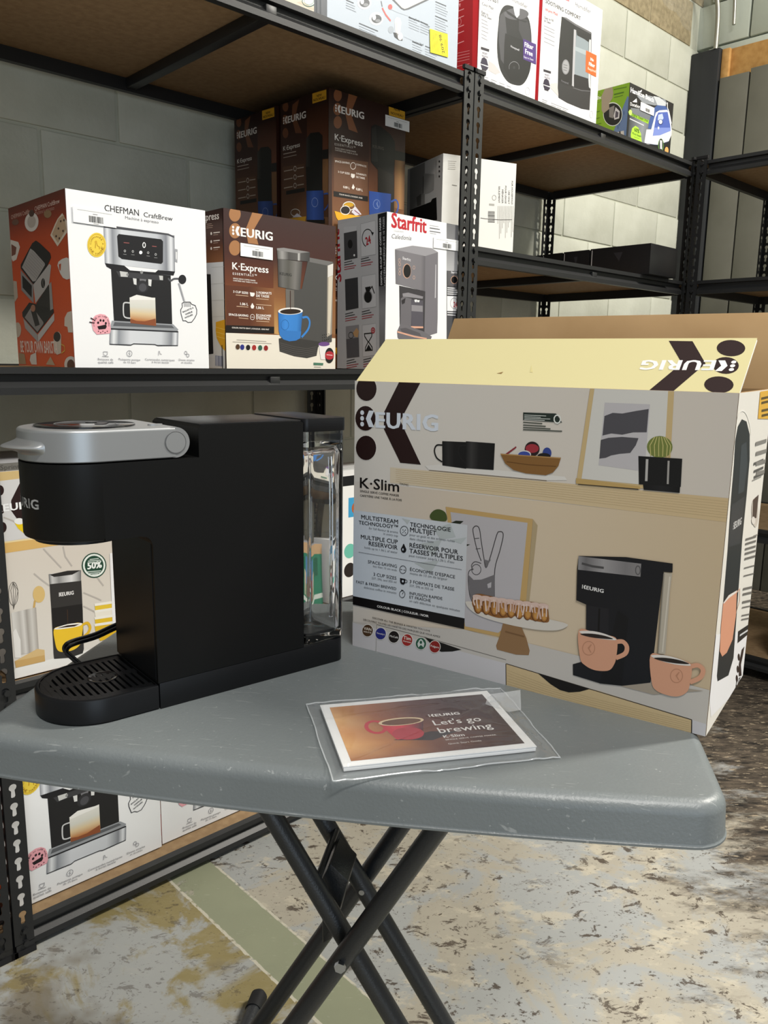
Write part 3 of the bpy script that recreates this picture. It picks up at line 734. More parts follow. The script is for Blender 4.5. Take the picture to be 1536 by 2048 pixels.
        for i in range(3):
            cy = h * (0.15 + 0.35 * i); r = h * 0.145
            s.polyuv([at(r + r * math.cos(2 * math.pi * j / 12), cy + r * math.sin(2 * math.pi * j / 12)) for j in range(12)], c, L)
        s.polyuv([at(u * 0.40, h * 0.5), at(u * 0.62, 0), at(u * 0.98, 0), at(u * 0.74, h * 0.5), at(u * 0.98, h), at(u * 0.62, h)], c, L)
    def bars(s, p, w_, n, dy, colr, th, L=None, sl=0.0, rng=None):
        rr = random.Random(int(p[0] * 7 + p[1])) if rng is None else rng
        for i in range(n):
            x1 = p[0] + w_ * rr.uniform(0.72, 1.0); y = p[1] + dy * i
            s.stroke([(p[0], y), (x1, y + (x1 - p[0]) * sl)], th, colr, L)
    def build(s, name):
        me = bpy.data.meshes.new(name); me.from_pydata(s.v, [], s.f); at = me.color_attributes.new('Col', 'FLOAT_COLOR', 'POINT')
        at.data.foreach_set('color', [x for c in s.c for x in c]); me.materials.append(M['ink'])
        bm = bmesh.new(); bm.from_mesh(me)
        for f in bm.faces:
            f.normal_update()
            if f.normal.z < 0: f.normal_flip()
        bm.to_mesh(me); bm.free(); return me

def face_matrix(side, w, d, h):
    if side == 'front': return Matrix(((1, 0, 0, 0), (0, 0, -1, 0), (0, 1, 0, 0), (0, 0, 0, 1)))
    if side == 'left': return Matrix(((0, 0, -1, 0), (-1, 0, 0, d), (0, 1, 0, 0), (0, 0, 0, 1)))
    if side == 'right': return Matrix(((0, 0, 1, w), (1, 0, 0, 0), (0, 1, 0, 0), (0, 0, 0, 1)))
    if side == 'back': return Matrix(((-1, 0, 0, w), (0, 0, 1, d), (0, 1, 0, 0), (0, 0, 0, 1)))
def carton(label, loc, rz, w, d, h, m, arts=None, group=None, cat='box', name='product_box', flaps=True, stickers=()):
    t = empty(name, label, cat, loc, rz, group)
    MB().box(0, w, 0, d, 0.0003, h - 0.0012).build('carton', m, t, bevel=0.0016)
    if flaps:
        for y0, y1 in ((0.001, d / 2 - 0.0008), (d / 2 + 0.0008, d - 0.001)):
            MB().box(0.001, w - 0.001, y0, y1, h - 0.0012, h).build('top_flap', m, t)
        MB().box(w * 0.0 + 0.002, w - 0.002, d / 2 - 0.022, d / 2 + 0.022, h, h + 0.0003).build('sealing_tape', M['film'], t)
    for side, me in (arts or {}).items():
        o = link(side + '_print', me, None, t); o.matrix_local = face_matrix(side, w, d, h)
    for st in stickers:                                # (side, x0, y0, w, h, tilt, style) in face units
        sticker(t, *st, w, d, h)
    return t
_stk = {}
def sticker_mesh(sw, sh, style):
    key = (round(sw, 4), round(sh, 4), style)
    if key in _stk: return _stk[key]
    a = Art(sw, sh, None, {'price': '#f7f7f5', 'yellow': '#f3e400'}[style]); r = random.Random(5)
    if style == 'price':
        a.stroke([(0.10, 0.18), (0.90, 0.18)], 0.03, '#b9b9b9'); a.stroke([(0.45, 0.34), (0.56, 0.34)], 0.04, '#8d8d8d')
        x = 0.36
        while x < 0.68:
            wd = r.choice((0.007, 0.012, 0.02)); a.poly([(x, 0.46), (x + wd, 0.46), (x + wd, 0.86), (x, 0.86)], '#2b2b2b'); x += wd + r.choice((0.007, 0.012))
        a.stroke([(0.46, 0.93), (0.58, 0.93)], 0.03, '#9d9d9d')
    else:
        a.text('209.98', (0.80, 0.86), (0.62, 0.10), '#2c2a10', bold=0.005, asp=0.9)
        a.bars((0.12, 0.2), 0.0, 0, 0, '#000', 0.01)
        for i in range(6): a.stroke([(0.10 + 0.06 * i, 0.12), (0.14 + 0.06 * i, 0.9)], 0.012, '#8f8a20')
        for i in range(4): a.stroke([(0.80 + 0.04 * i, 0.25), (0.83 + 0.04 * i, 0.75)], 0.012, '#8f8a20')
    _stk[key] = a.build('sticker_print'); return _stk[key]
def sticker(t, side, x, y, sw, sh, tilt, style, w, d, h):
    o = MB().box(0, sw, 0, sh, 0, 0.0004).build('price_sticker', M['sticker'] if style == 'price' else M['yellow_paper'], t)
    o.matrix_local = face_matrix(side, w, d, h) @ Matrix.Translation((x, y, 0.0021)) @ Matrix.Rotation(R(tilt), 4, 'Z')
    p = link('sticker_print', sticker_mesh(sw, sh, style), None, o)
M['yellow_paper'] = mat('yellow_price_paper', C('#f3e400'), 0.5)
def uvbox(a, quad):                                   # sticker placement from photo corners TL,TR,BR,BL
    q = [a.m(p) for p in quad]; sw = math.hypot(q[2][0] - q[3][0], q[2][1] - q[3][1]); sh = math.hypot(q[0][0] - q[3][0], q[0][1] - q[3][1])
    return q[3][0], q[3][1], sw, sh, math.degrees(math.atan2(q[2][1] - q[3][1], q[2][0] - q[3][0]))
# ------------------------------------------------------------------ the open coffee maker box on the table
BRN = '#2a1817'
def brand_dots(a, cs, rx, ry, fs=None):
    for i, (c, colr) in enumerate(zip(cs, ('#4f3722', '#2b3080', '#1e1716', '#a52b28', '#2f5f4a', '#8f2421'))):
        a.ell(c, rx, ry, '#e9e4dc', a.L, 18); a.ell(c, rx * 0.9, ry * 0.9, colr, a.L + 1, 18)
        if fs:
            a.L += 2; t = ('VAN HOUTTE', "Timothy's", 'McCafé', 'Tim Hortons', '', 'Folgers')[i]
            sl = fs
            if t == '':
                a.poly([(c[0] - rx * .45, c[1] + ry * .6), (c[0] - rx * .6, c[1]), (c[0] - rx * .3, c[1] - ry * .5), (c[0], c[1] - ry * .75), (c[0] + rx * .3, c[1] - ry * .5), (c[0] + rx * .6, c[1]), (c[0] + rx * .45, c[1] + ry * .6), (c[0], c[1] + ry * .2)], '#d6dcd6')
                a.ell((c[0], c[1] - ry * .2), rx * .22, ry * .25, '#2f5f4a', a.L + 1, 10)
            elif ' ' in t:
                for k, wd in enumerate(t.split()): a.text(wd, (c[0] - rx * .66, c[1] - ry * .05 + k * ry * .4 - rx * sl * .6), (c[0] + rx * .66, c[1] - ry * .05 + k * ry * .4 + rx * sl * .6), '#f0e6d8', bold=0.02)
            else: a.text(t, (c[0] - rx * .72, c[1] + ry * .12 - rx * sl * .7), (c[0] + rx * .72, c[1] + ry * .12 + rx * sl * .7), '#f0ece6', bold=0.01, shear=0.15)
            a.L -= 2
def bigbox():
    BL = Vector((-0.0390, 1.0142, TZ)); BR_ = Vector((0.3360, 0.7627, TZ)); e1 = (BR_ - BL); Lb = e1.length; rz = math.atan2(e1.y, e1.x); Wb, Hb = 0.200, 0.351
    t = empty('open_product_box', 'large open coffee maker box with kitchen shelf picture and pale yellow flap', 'box', BL, rz)
    T_ = 0.004
    b = MB(); b.box(0, Lb, 0, Wb, 0, T_); b.box(0, Lb, 0, T_, T_, Hb); b.box(0, Lb, Wb - T_, Wb, T_, Hb); b.box(0, T_, T_, Wb - T_, T_, Hb); b.box(Lb - T_, Lb, T_, Wb - T_, T_, Hb)
    b.build('carton', M['kraft'], t)
    a = Art(Lb, Hb, ((708, 767), (1477, 780), (1411, 1472), (706, 1290)), '#d9d3c9')
    a.grad(((700, 760), (1480, 772), (1412, 1480), (700, 1295)), [(0, '#e0dbd3'), (0.35, '#dcd5cb'), (0.7, '#d8cfc3'), (1, '#d2c9be')], 0)
    a.L = 1
    # lower wall below the printed shelf
    a.z(690, 640, 1.8156)
    a.grad(((20, 590), (1390, 725), (1330, 1500), (20, 1180)), [(0, '#dcd5cc'), (0.12, '#d6cabb'), (0.5, '#d8c6ab'), (1, '#cdb898')], 1)
    a.grad(((160, 540), (1392, 640), (1388, 728), (160, 596)), [(0, '#ddcfb6'), (0.2, '#d8c5a2'), (1, '#cfb68c')], 2)
    for k in range(7): a.stroke([(180, 548 + 7 * k), (700, 590 + 8 * k), (1388, 652 + 10 * k)], 1.0, '#cfb78c', 3)
    a.poly([(285, 533), (340, 528), (790, 567), (799, 580), (725, 581), (300, 549)], '#e3dfd8', 3)
    a.stroke([(300, 549), (725, 582)], 2, '#6d5a40', 4)
    # K mark
    a.z(700, 750, 3.657)
    for c, ry in (((113, 118), 92), ((107, 333), 93), ((112, 547), 92)): a.ell(c, 76, ry, '#ece7df', 2); a.ell(c, 73, ry - 3, BRN, 3)
    a.poly([(353, 56), (506, 60), (358, 347), (508, 664), (359, 652), (240, 408), (240, 288)], BRN, 3)
    a.keurig((70, 392), (632, 418), '#dfe6f0', 4)
    a.L = 4; a.text('K·Slim', (70, 836), (352, 863), '#15110f', bold=0.012, asp=0.8)
    a.text('TM/MC', (354, 812), (420, 820), '#3a342e'); a.text('SINGLE SERVE COFFEE MAKER', (71, 866), (352, 898), '#2a2521', bold=0.01); a.text('CAFETIÈRE UNE TASSE À LA FOIS', (71, 898), (371, 931), '#2a2521', bold=0.01)
    # mugs on the shelf
    a.ss([(662, 520), (622, 522), (606, 560), (622, 612), (662, 642)], 11, '#191818', 4)
    a.grad(((662, 491), (836, 496), (836, 690), (664, 668)), [(0, '#141414'), (0.25, '#2c2b2a'), (0.5, '#191818'), (1, '#121212')], 4)
    a.ss([(836, 520), (792, 526), (779, 562), (797, 612), (836, 652)], 11, '#1d1c1c', 6)
    a.grad(((834, 490), (1045, 503), (1036, 697), (832, 686)), [(0, '#161616'), (0.2, '#383736'), (0.45, '#1a1919'), (1, '#101010')], 5)
    # recycling note
    a.poly([(1250, 274), (1490, 279), (1535, 345), (1250, 330)], '#26312b', 4)
    for i, y in enumerate((293, 304, 315, 326)): a.stroke([(1258, y), (1258 + (160, 120, 190, 150)[i], y + 5)], 4, '#dfe3dc', 5)
    for i, y in enumerate((346, 366, 384, 400)): a.stroke([(1250, y), (1250 + (140, 165, 200, 285)[i], y + 8)], 8, '#4c5148', 4)
    a.ring((1500, 320), 24, 30, 9, '#e7e9e2', 6, 9)
    # bowl and pods
    a.z(690, 640, 1.8156)
    a.ell((672, 468), 27, 27, '#2a1a1c', 4); a.ell((672, 466), 24, 16, '#a5333d', 5); a.ell((643, 488), 25, 15, '#dcd9d6', 5); a.ell((643, 490), 22, 13, '#3b4d9e', 6)
    a.ell((726, 482), 16, 20, '#33468f', 4); a.ell((715, 494), 24, 12, '#1d1a1a', 5); a.poly([(575, 487), (613, 459), (615, 464), (585, 487)], '#8c2b35', 4)
    a.poly([(557, 486), (777, 498), (768, 528), (748, 552), (722, 563), (650, 557), (605, 545), (575, 522)], '#8a6233', 7); a.stroke([(558, 488), (776, 500)], 4, '#b48a54', 8)
    a.stroke([(580, 515), (660, 525), (760, 530)], 3, '#6e4a22', 8)
    # big picture frame, torn-paper print
    a.poly([(882, 246), (1190, 251), (1172, 600), (1060, 608), (832, 592)], '#cdb382', 3); a.poly([(898, 246), (1168, 250), (1150, 600), (852, 574)], '#d9d6cf', 4)
    a.poly([(936, 296), (1102, 300), (1082, 545), (914, 524)], '#c3bfc1', 5)
    a.poly([(935, 345), (965, 333), (1000, 335), (1050, 325), (1097, 317), (1090, 402), (1040, 403), (1000, 412), (960, 408), (928, 416)], '#514f54', 6)
    a.poly([(922, 432), (950, 424), (1000, 420), (1060, 424), (1050, 450), (1030, 478), (990, 482), (960, 488), (940, 497), (917, 500)], '#514f54', 6)
    a.poly([(832, 572), (1066, 600), (1066, 610), (832, 592)], '#c2a266', 6); a.stroke([(840, 594), (1060, 610)], 3, '#2a231b', 7)
    # cactus in black pot
    a.grad(((1062, 490), (1220, 497), (1212, 622), (1080, 612)), [(0, '#0f0f10'), (0.5, '#1e1e20'), (1, '#0d0d0e')], 7); a.poly([(1060, 489), (1221, 497), (1216, 600), (1062, 592)], '#141415', 7)
    a.ell((1138, 455), 47, 40, '#76803f', 6)
    for dx in (-36, -20, -4, 12, 28, 40): a.stroke([(1138 + dx * .5, 418), (1138 + dx, 450), (1138 + dx * .9, 490)], 3, '#c5bd78', 7)
    a.stroke([(1092, 500), (1089, 580)], 9, '#b9b6b2', 8); a.stroke([(1171, 505), (1168, 590)], 7, '#a5a19c', 8)
    # lower frame with the hand drawing
    a.z(690, 960, 3.657)
    a.poly([(725, 200), (1360, 284), (1312, 890), (1120, 1145), (860, 1090)], '#c7a56b', 2); a.poly([(760, 238), (1322, 312), (1256, 1000), (1110, 1115), (870, 1068)], '#bdb9bb', 3)
    a.poly([(1362, 286), (1395, 330), (1335, 900), (1312, 890)], '#b5a27f', 2)
    hd = '#4d4a4c'
    a.ss([(985, 592), (952, 500), (925, 380), (930, 348), (952, 338), (972, 362), (985, 450), (1003, 560), (1020, 640), (1052, 560), (1098, 400), (1118, 378), (1140, 384), (1143, 420), (1120, 520), (1085, 650), (1082, 850)], 7, hd, 4)
    a.ss([(985, 610), (940, 598), (915, 625), (925, 660)], 6, hd, 4); a.ss([(930, 650), (895, 672), (893, 760), (905, 850), (930, 905)], 6, hd, 4); a.ring((950, 655), 34, 38, 5, hd, 4, 14)
    for q in ((935, 430), (945, 505)): a.stroke([q, (q[0] + 35, q[1] - 4)], 5, hd, 4)
    a.poly([(890, 690), (930, 730), (985, 728), (1030, 712), (1085, 690), (1082, 850), (1040, 850), (1000, 860), (960, 880), (930, 900), (905, 840)], '#747173', 4); a.poly([(1005, 580), (1022, 640), (1058, 578), (1040, 590)], '#747173', 4)
    a.poly([(1030, 760), (1060, 745), (1058, 785), (1035, 790)], '#bdb9bb', 5)
    a.sp([(612, 262), (640, 228), (680, 219), (722, 240), (736, 285), (720, 305), (650, 300), (620, 290)], '#47562a', 4); a.poly([(760, 318), (800, 300), (856, 303), (830, 326), (780, 330)], '#23281c', 4); a.poly([(850, 470), (905, 472), (880, 485)], '#23281c', 4)
    # information panel
    a.grad(((50, 228), (884, 331), (866, 1012), (57, 852)), [(0, '#cfd8e2'), (0.55, '#d4dae0'), (1, '#cdd0d3')], 5)
    for lf in ([(410, 285), (470, 300), (450, 330)], [(640, 360), (760, 320), (800, 420), (690, 440)], [(540, 470), (700, 440), (640, 560)], [(500, 610), (680, 590), (620, 680)], [(760, 440), (880, 420), (840, 470)]): a.poly(lf, '#bcc3c3', 6)
    a.poly([(57, 850), (867, 1010), (864, 1088), (60, 912)], '#131011', 6)
    K_ = '#17171b'; G_ = '#6d7176'; a.L = 7
    for t_, p, q, bb in (('MULTISTREAM', (118, 293), (383, 328), .012), ('TECHNOLOGY™', (101, 331), (383, 364), .012), ('MULTIPLE CUP', (116, 436), (382, 473), .012), ('RESERVOIR', (173, 484), (381, 514), .012), ('SPACE-SAVING', (168, 613), (376, 646), .006), ('3 CUP SIZES', (208, 703), (373, 732), .006), ('FAST & FRESH BREWED', (84, 757), (373, 808), .006),
                         ('TECHNOLOGIE', (470, 343), (764, 381), .012), ('MULTIJETᴹᶜ'[:8], (470, 383), (660, 408), .012), ('RÉSERVOIR POUR', (467, 494), (818, 544), .012), ('TASSES MULTIPLES', (466, 536), (853, 592), .012), ("ÉCONOMIE D'ESPACE", (471, 666), (797, 721), .006), ('3 FORMATS DE TASSE', (469, 754), (792, 810), .006), ('INFUSION RAPIDE', (468, 838), (706, 877), .006), ('ET FRAÎCHE', (468, 866), (622, 892), .006)):
        a.text(t_, p, q, K_, bold=bb)
    for t_, p, q in (('for full flavour & aroma', (174, 366), (383, 396)), ('in every cup', (279, 405), (383, 421)), ('holds up to 1.36 L of water', (143, 506), (381, 542)), ('less than 13 cm wide', (205, 640), (376, 670)), ('237, 296, and 355 ml', (196, 727), (373, 757)), ('delicious coffee in minutes', (140, 794), (373, 835)),
                     ('pour un goût et des arômes riches', (468, 411), (793, 457)), ('dans chaque tasse', (468, 440), (640, 463)), ("peut contenir jusqu'à 1,36 L d'eau", (464, 562), (790, 610)), ('moins de 13 cm de largeur', (471, 691), (742, 734)), ('237, 296 et 355 ml', (469, 779), (638, 808)), ('un café délicieux en quelques minutes', (468, 890), (833, 962))):
        a.text(t_, p, q, G_)
    a.stroke([(100, 533), (845, 656)], 2.5, '#4a4c52')
    a.ring((428, 377), 28, 34, 4, K_, None, 18)
    for dx, dy in ((-9, -8), (9, -6), (0, 2), (-9, 12), (9, 14)): a.ell((428 + dx, 377 + dy), 3, 4, K_, None, 8)
    a.sp([(425, 470), (436, 492), (444, 512), (438, 530), (425, 536), (411, 528), (405, 508), (414, 490)], K_); a.ell((420, 512), 5, 9, '#cfd8e2', 8, 8)
    a.ring((420, 658), 23, 28, 4, K_, None, 18); a.stroke([(402, 655), (416, 658)], 4, K_); a.stroke([(424, 660), (438, 662)], 4, K_)
    a.poly([(400, 718), (438, 726), (436, 757), (425, 768), (408, 762), (400, 748)], K_); a.ring((442, 743), 9, 11, 4, K_, None, 10); a.ell((420, 742), 7, 9, '#cfd8e2', 8, 10)
    a.ring((416, 836), 20, 25, 4, K_, None, 18); a.stroke([(416, 836), (424, 822)], 4, K_); a.stroke([(408, 806), (424, 809)], 5, K_)
    a.text('COLOUR: BLACK | COULEUR : NOIR', (235, 931), (607, 1003), '#f1efec', bold=.02)
    a.L = 4; a.text('DISCOVER ALL THE BRANDS & VARIETIES YOU LOVE', (202, 1013), (617, 1109), '#3a3430', bold=.01); a.text('DÉCOUVREZ TOUTES LES VARIÉTÉS DES MARQUES QUE VOUS AIMEZ', (136, 1026), (691, 1152), '#3a3430', bold=.01)
    # counter, drawer and machine (lower right)
    a.z(980, 1060, 2.7626); a.L = 2
    a.poly([(-800, 500), (-627, 521), (-148, 547), (0, 588), (215, 625), (480, 690), (900, 798), (1240, 888), (1230, 1082), (1115, 1045), (85, 735), (-627, 545)], '#c9c3bb', 3)
    a.poly([(-800, 500), (-627, 545), (85, 735), (85, 880), (-800, 640)], '#cfccce', 3); a.poly([(1112, 1044), (1240, 1084), (1230, 1160), (1112, 1126)], '#cfccce', 3)
    a.poly([(82, 735), (190, 766), (260, 790), (330, 840), (380, 876), (430, 890), (490, 886), (540, 876), (585, 882), (1115, 1045), (1114, 1130), (84, 862)], '#cfb78c', 5)
    a.stroke([(82, 735), (84, 860)], 4, '#3a3128', 6); a.stroke([(84, 735), (1115, 1045)], 4, '#3a3128', 6); a.stroke([(1115, 1045), (1114, 1126)], 5, '#1d1814', 6)
    for k in range(6): a.stroke([(90, 770 + 15 * k), (300, 850 + 12 * k), (560, 925 + 12 * k), (1108, 1058 + 11 * k)], 1.6, '#c6ae82', 6)
    a.poly([(258, 787), (545, 874), (490, 889), (430, 893), (380, 879), (330, 848)], '#130f0d', 7)
    a.z(690, 960, 3.657); a.poly([(575, 1143), (845, 1237), (780, 1250), (700, 1253), (650, 1230), (610, 1180)], '#151210', 5)
    a.stroke([(232, 1056), (700, 1180), (1170, 1310)], 3, '#6c675f', 5); a.stroke([(232, 1056), (228, 1260)], 3, '#8d8880', 5); a.L = 6
    brand_dots(a, [(168, 1100), (262, 1122), (357, 1145), (453, 1168), (553, 1193), (653, 1216)], 42, 47, 0.22)
    a.z(0, 0, 1.0)
    a.poly([(1004, 1244), (1040, 1252), (1050, 1275), (1057, 1300), (1055, 1309), (1030, 1308), (992, 1298), (990, 1290), (998, 1268)], '#93714d', 4); a.stroke([(1008, 1262), (1046, 1272)], 3, '#7a5a3a', 5)
    a.sp([(930, 1208), (950, 1204), (1095, 1237), (1128, 1245), (1132, 1251), (1112, 1259), (1070, 1258), (1010, 1247), (955, 1230)], '#d9d2c7', 5)
    a.sp([(944, 1192), (955, 1187), (972, 1190), (985, 1193), (1000, 1199), (1015, 1202), (1032, 1199), (1048, 1202), (1064, 1203), (1080, 1207), (1091, 1215), (1095, 1230), (1094, 1243), (1075, 1242), (1058, 1238), (1038, 1230), (1020, 1233), (995, 1235), (968, 1226), (944, 1213)], '#8f5d2c', 6)
    rr = random.Random(8)
    for k in range(9):
        x = 954 + 16.4 * k; y = 1209 + (x - 954) * 0.128; a.ell((x, y), 9.5, 18, '#6b421f', 7, 16); a.ell((x + 0.8, y + 1), 7.5, 15, '#a8733a', 7, 16); a.ell((x + 1, y + 6), 4.5, 7, '#c8934e', 7, 12)
    for k in range(9):
        x = 950 + 16.4 * k; y = 1194 + (x - 950) * 0.128; a.sp([(x - 6, y - 4), (x + 5, y - 5), (x + 13, y - 1), (x + 12, y + 6), (x + 4, y + 4), (x - 4, y + 5)], '#dcc0b2', 8)
        for j in range(3):
            xx = x - 4 + 6.5 * j; a.ss([(xx, y), (xx + rr.uniform(-1.5, 1.5), y + 8), (xx + rr.uniform(-2, 2), y + rr.uniform(14, 30))], rr.uniform(2.2, 3.6), rr.choice(('#e6d0c4', '#d9bcae', '#cfae9e')), 8)
    a.z(980, 1060, 2.7626)
    a.poly([(880, 840), (1180, 885), (900, 905), (720, 858)], '#a89c8c', 4)
    a.poly([(482, 139), (745, 144), (1006, 178), (1005, 228), (955, 224), (884, 838), (725, 856), (600, 842), (453, 797), (452, 737), (500, 724), (525, 742), (525, 408), (470, 384), (474, 210)], '#15161b', 5)
    a.poly([(525, 410), (650, 430), (650, 800), (525, 742)], '#1f1f23', 6); a.poly([(600, 843), (725, 856), (760, 480), (700, 440)], '#0f0f12', 6)
    a.grad(((481, 140), (830, 180), (826, 252), (479, 215)), [(0, '#8f8d8e'), (0.12, '#6f6d6e'), (0.4, '#9f9c9c'), (0.75, '#7f7c7d'), (1, '#8a8787')], 6)
    a.stroke([(500, 180), (560, 196), (622, 204)], 12, '#4d4b4c', 7); a.ring((812, 216), 13, 24, 5, '#5b595a', 7, 14)
    a.keurig((500, 318), (621, 343), '#e9e7e4', 7)
    a.poly([(957, 228), (1003, 232), (992, 330), (966, 682), (924, 676)], '#bdb3a2', 6); a.stroke([(990, 250), (950, 670)], 8, '#d6cdbd', 7); a.stroke([(958, 232), (926, 676)], 6, '#8f887c', 7)
    a.stroke([(598, 430), (593, 590)], 9, '#0a0808', 7)
    for pts, hp, rim, kc in (([(484, 551), (560, 556), (640, 574), (697, 600), (693, 700), (680, 740), (660, 766), (628, 774), (570, 768), (520, 742), (492, 700)], [(695, 612), (730, 612), (752, 640), (742, 678), (690, 702)], [(487, 556), (560, 553), (640, 572), (695, 602), (620, 598), (540, 582)], (540, 648)),
                             ([(884, 684), (960, 690), (1050, 712), (1113, 740), (1106, 840), (1088, 890), (1040, 914), (980, 908), (915, 880), (890, 830)], [(1112, 748), (1150, 742), (1178, 768), (1162, 810), (1104, 836)], [(886, 688), (960, 686), (1050, 708), (1111, 742), (1030, 738), (940, 716)], (1030, 800))):
        a.ss(hp, 24, '#dda384', 8); a.sp(pts, '#dba283', 9); a.sp(rim, '#e9e2da', 10); a.sp([((x - kc[0]) * .88 + kc[0], (y - rim[0][1] - 28) * .6 + rim[0][1] + 30) for x, y in rim], '#2a211d', 11)
        a.ring(kc, 34, 38, 4, '#c08a6c', 10, 18); a.poly([(kc[0] - 6, kc[1] - 2), (kc[0] + 12, kc[1] - 22), (kc[0] + 18, kc[1] - 20), (kc[0] + 4, kc[1] + 2), (kc[0] + 16, kc[1] + 24), (kc[0] + 10, kc[1] + 24)], '#c08a6c', 10)
    o = link('front_print', a.build('front_print'), None, t); o.matrix_local = face_matrix('front', Lb, Wb, Hb)
    # right side
    s = Art(Wb, Hb, ((1478, 780), (1534, 783), (1475, 1338), (1411, 1472)), '#f1ece2')
    s.z(1420, 900, 3.94)
    s.poly([(-40, 1500), (280, 1380), (280, 1700), (0, 2100)], '#f6f4f4', 1)
    s.z(0, 0, 1); s.poly([(1460, 1000), (1466, 930), (1469, 880), (1474, 850), (1481, 836), (1489, 842), (1494, 870), (1493, 920), (1487, 990), (1478, 1080), (1470, 1180), (1460, 1310), (1451, 1345), (1432, 1362), (1431, 1352), (1443, 1217), (1453, 1100)], '#23282c', 2)
    s.ring((1482, 880), 14, 62, 3, '#f6f2ea', 3, 20, 190, 350)
    s.poly([(1479, 890), (1488, 884), (1489, 930), (1482, 985), (1472, 990)], '#3a4146', 3)
    s.z(1420, 900, 3.94)
    s.poly([(160, 440), (250, 370), (215, 740), (130, 780)], '#34373c', 3); s.keurig((165, 640), (222, 590), '#d9d7d4', 4)
    s.poly([(92, 1215), (130, 1150), (186, 1104), (176, 1300), (152, 1480), (112, 1588), (80, 1626), (64, 1590), (74, 1400)], '#e2a080', 4); s.poly([(92, 1215), (130, 1150), (186, 1104), (182, 1122), (130, 1172), (95, 1222)], '#efe8e0', 5)
    s.stroke([(185, 1120), (206, 1090), (204, 1180), (175, 1290)], 10, '#d9b29c', 3)
    s.poly([(190, 1412), (286, 1320), (280, 1388), (185, 1500)], '#17171a', 3); s.stroke([(200, 1440), (275, 1368)], 10, '#dedede', 4)
    for c in ((192, 1600), (184, 1690), (177, 1760)): s.ell(c, 7, 26, BRN, 3)
    s.poly([(230, 1512), (215, 1600), (205, 1650), (208, 1730), (190, 1740), (192, 1650), (212, 1540)], BRN, 3)
    s.text('K·Slim', (166, 1838), (206, 1782), '#2b2727', 3, bold=.01)
    for y in (90, 150, 195): s.stroke([(312, y + 30), (375, y)], 16, '#5d5b58', 3)
    for y in (230, 660): s.stroke([(300, y + 20), (360, y - 10)], 7, '#98948e', 3)
    s.ell((314, 500), 22, 110, '#d5cbbf', 3); s.poly([(303, 400), (340, 360), (322, 540), (296, 545)], '#4d3c34', 4); s.ell((302, 560), 12, 30, '#ece4da', 5)
    for y in (680, 715, 755, 790, 830, 900, 960, 1060, 1100, 1160, 1200, 1260, 1290): s.stroke([(248 - (y - 700) * .06, y + 30), (318 - (y - 700) * .06, y)], 12 if y % 3 else 7, '#74706b', 3)
    s.z(0, 0, 1); s.poly([(1513, 784), (1536, 784), (1530, 843), (1508, 839)], '#e9b540', 3); s.L = 4
    for y in (797, 806, 822, 832): s.stroke([(1514, y + 2), (1531, y)], 4, '#5d4a1c')
    for y in (885, 905, 925, 945): s.stroke([(1503, y + 5), (1521, y)], 6, '#8a8680')
    o = link('side_print', s.build('side_print'), None, t); o.matrix_local = face_matrix('right', Lb, Wb, Hb)
    # flaps (local coordinates of the flap: x along the hinge, z away from it)
    fl_ = MB().box(0, Lb, 0, 0.004, 0, 0.086).build('front_flap', mat('white_liner', C('#efece2'), 0.5), t, bevel=0.0012); fl_.matrix_local = Matrix.Translation((0, 0.002, Hb - 0.001)) @ Matrix.Rotation(R(-(90 - 39)), 4, 'X')
    fa = Art(Lb, 0.086, ((773, 687), (1510, 674), (1476, 777), (706, 768)), '#d9cf9c')
    fa.z(690, 640, 1.8156)
    for c, rx, ry in (((1397, 97), 50, 27), ((1379, 155), 46, 28), ((1355, 220), 52, 28)): fa.ell(c, rx, ry, BRN, 1)
    fa.poly([(1178, 76), (1262, 76), (1308, 150), (1192, 246), (1104, 246), (1224, 150)], BRN, 1)
    fa.keurig((1418, 138), (1085, 143), '#f1efec', 2)
    fa.poly([(555, 196), (580, 190), (572, 197)], '#8a6a3a', 1); fa.poly([(683, 166), (687, 190), (677, 190)], '#d8cc90', 1)
    o = link('flap_print', fa.build('flap_print'), None, fl_); o.matrix_local = face_matrix('front', Lb, 0.004, 0.086)
    bk = MB().box(0, Lb, 0, 0.004, 0, 0.106).build('back_flap', M['kraft'], t, bevel=0.0012); bk.matrix_local = Matrix.Translation((0, Wb - 0.004, Hb - 0.001)) @ Matrix.Rotation(R(-31), 4, 'X') 
    for x0, sg in ((0.0045, 1), (Lb - 0.0045, -1)):
        f2 = MB().box(-0.002, 0.002, 0.006, Wb - 0.006, -0.095, 0).build('side_flap', M['kraft'], t, bevel=0.001); f2.matrix_local = Matrix.Translation((x0 + sg * 0.004, 0, Hb - 0.004)) @ Matrix.Rotation(R(-sg * 20), 4, 'Y')
    return t
bigbox()

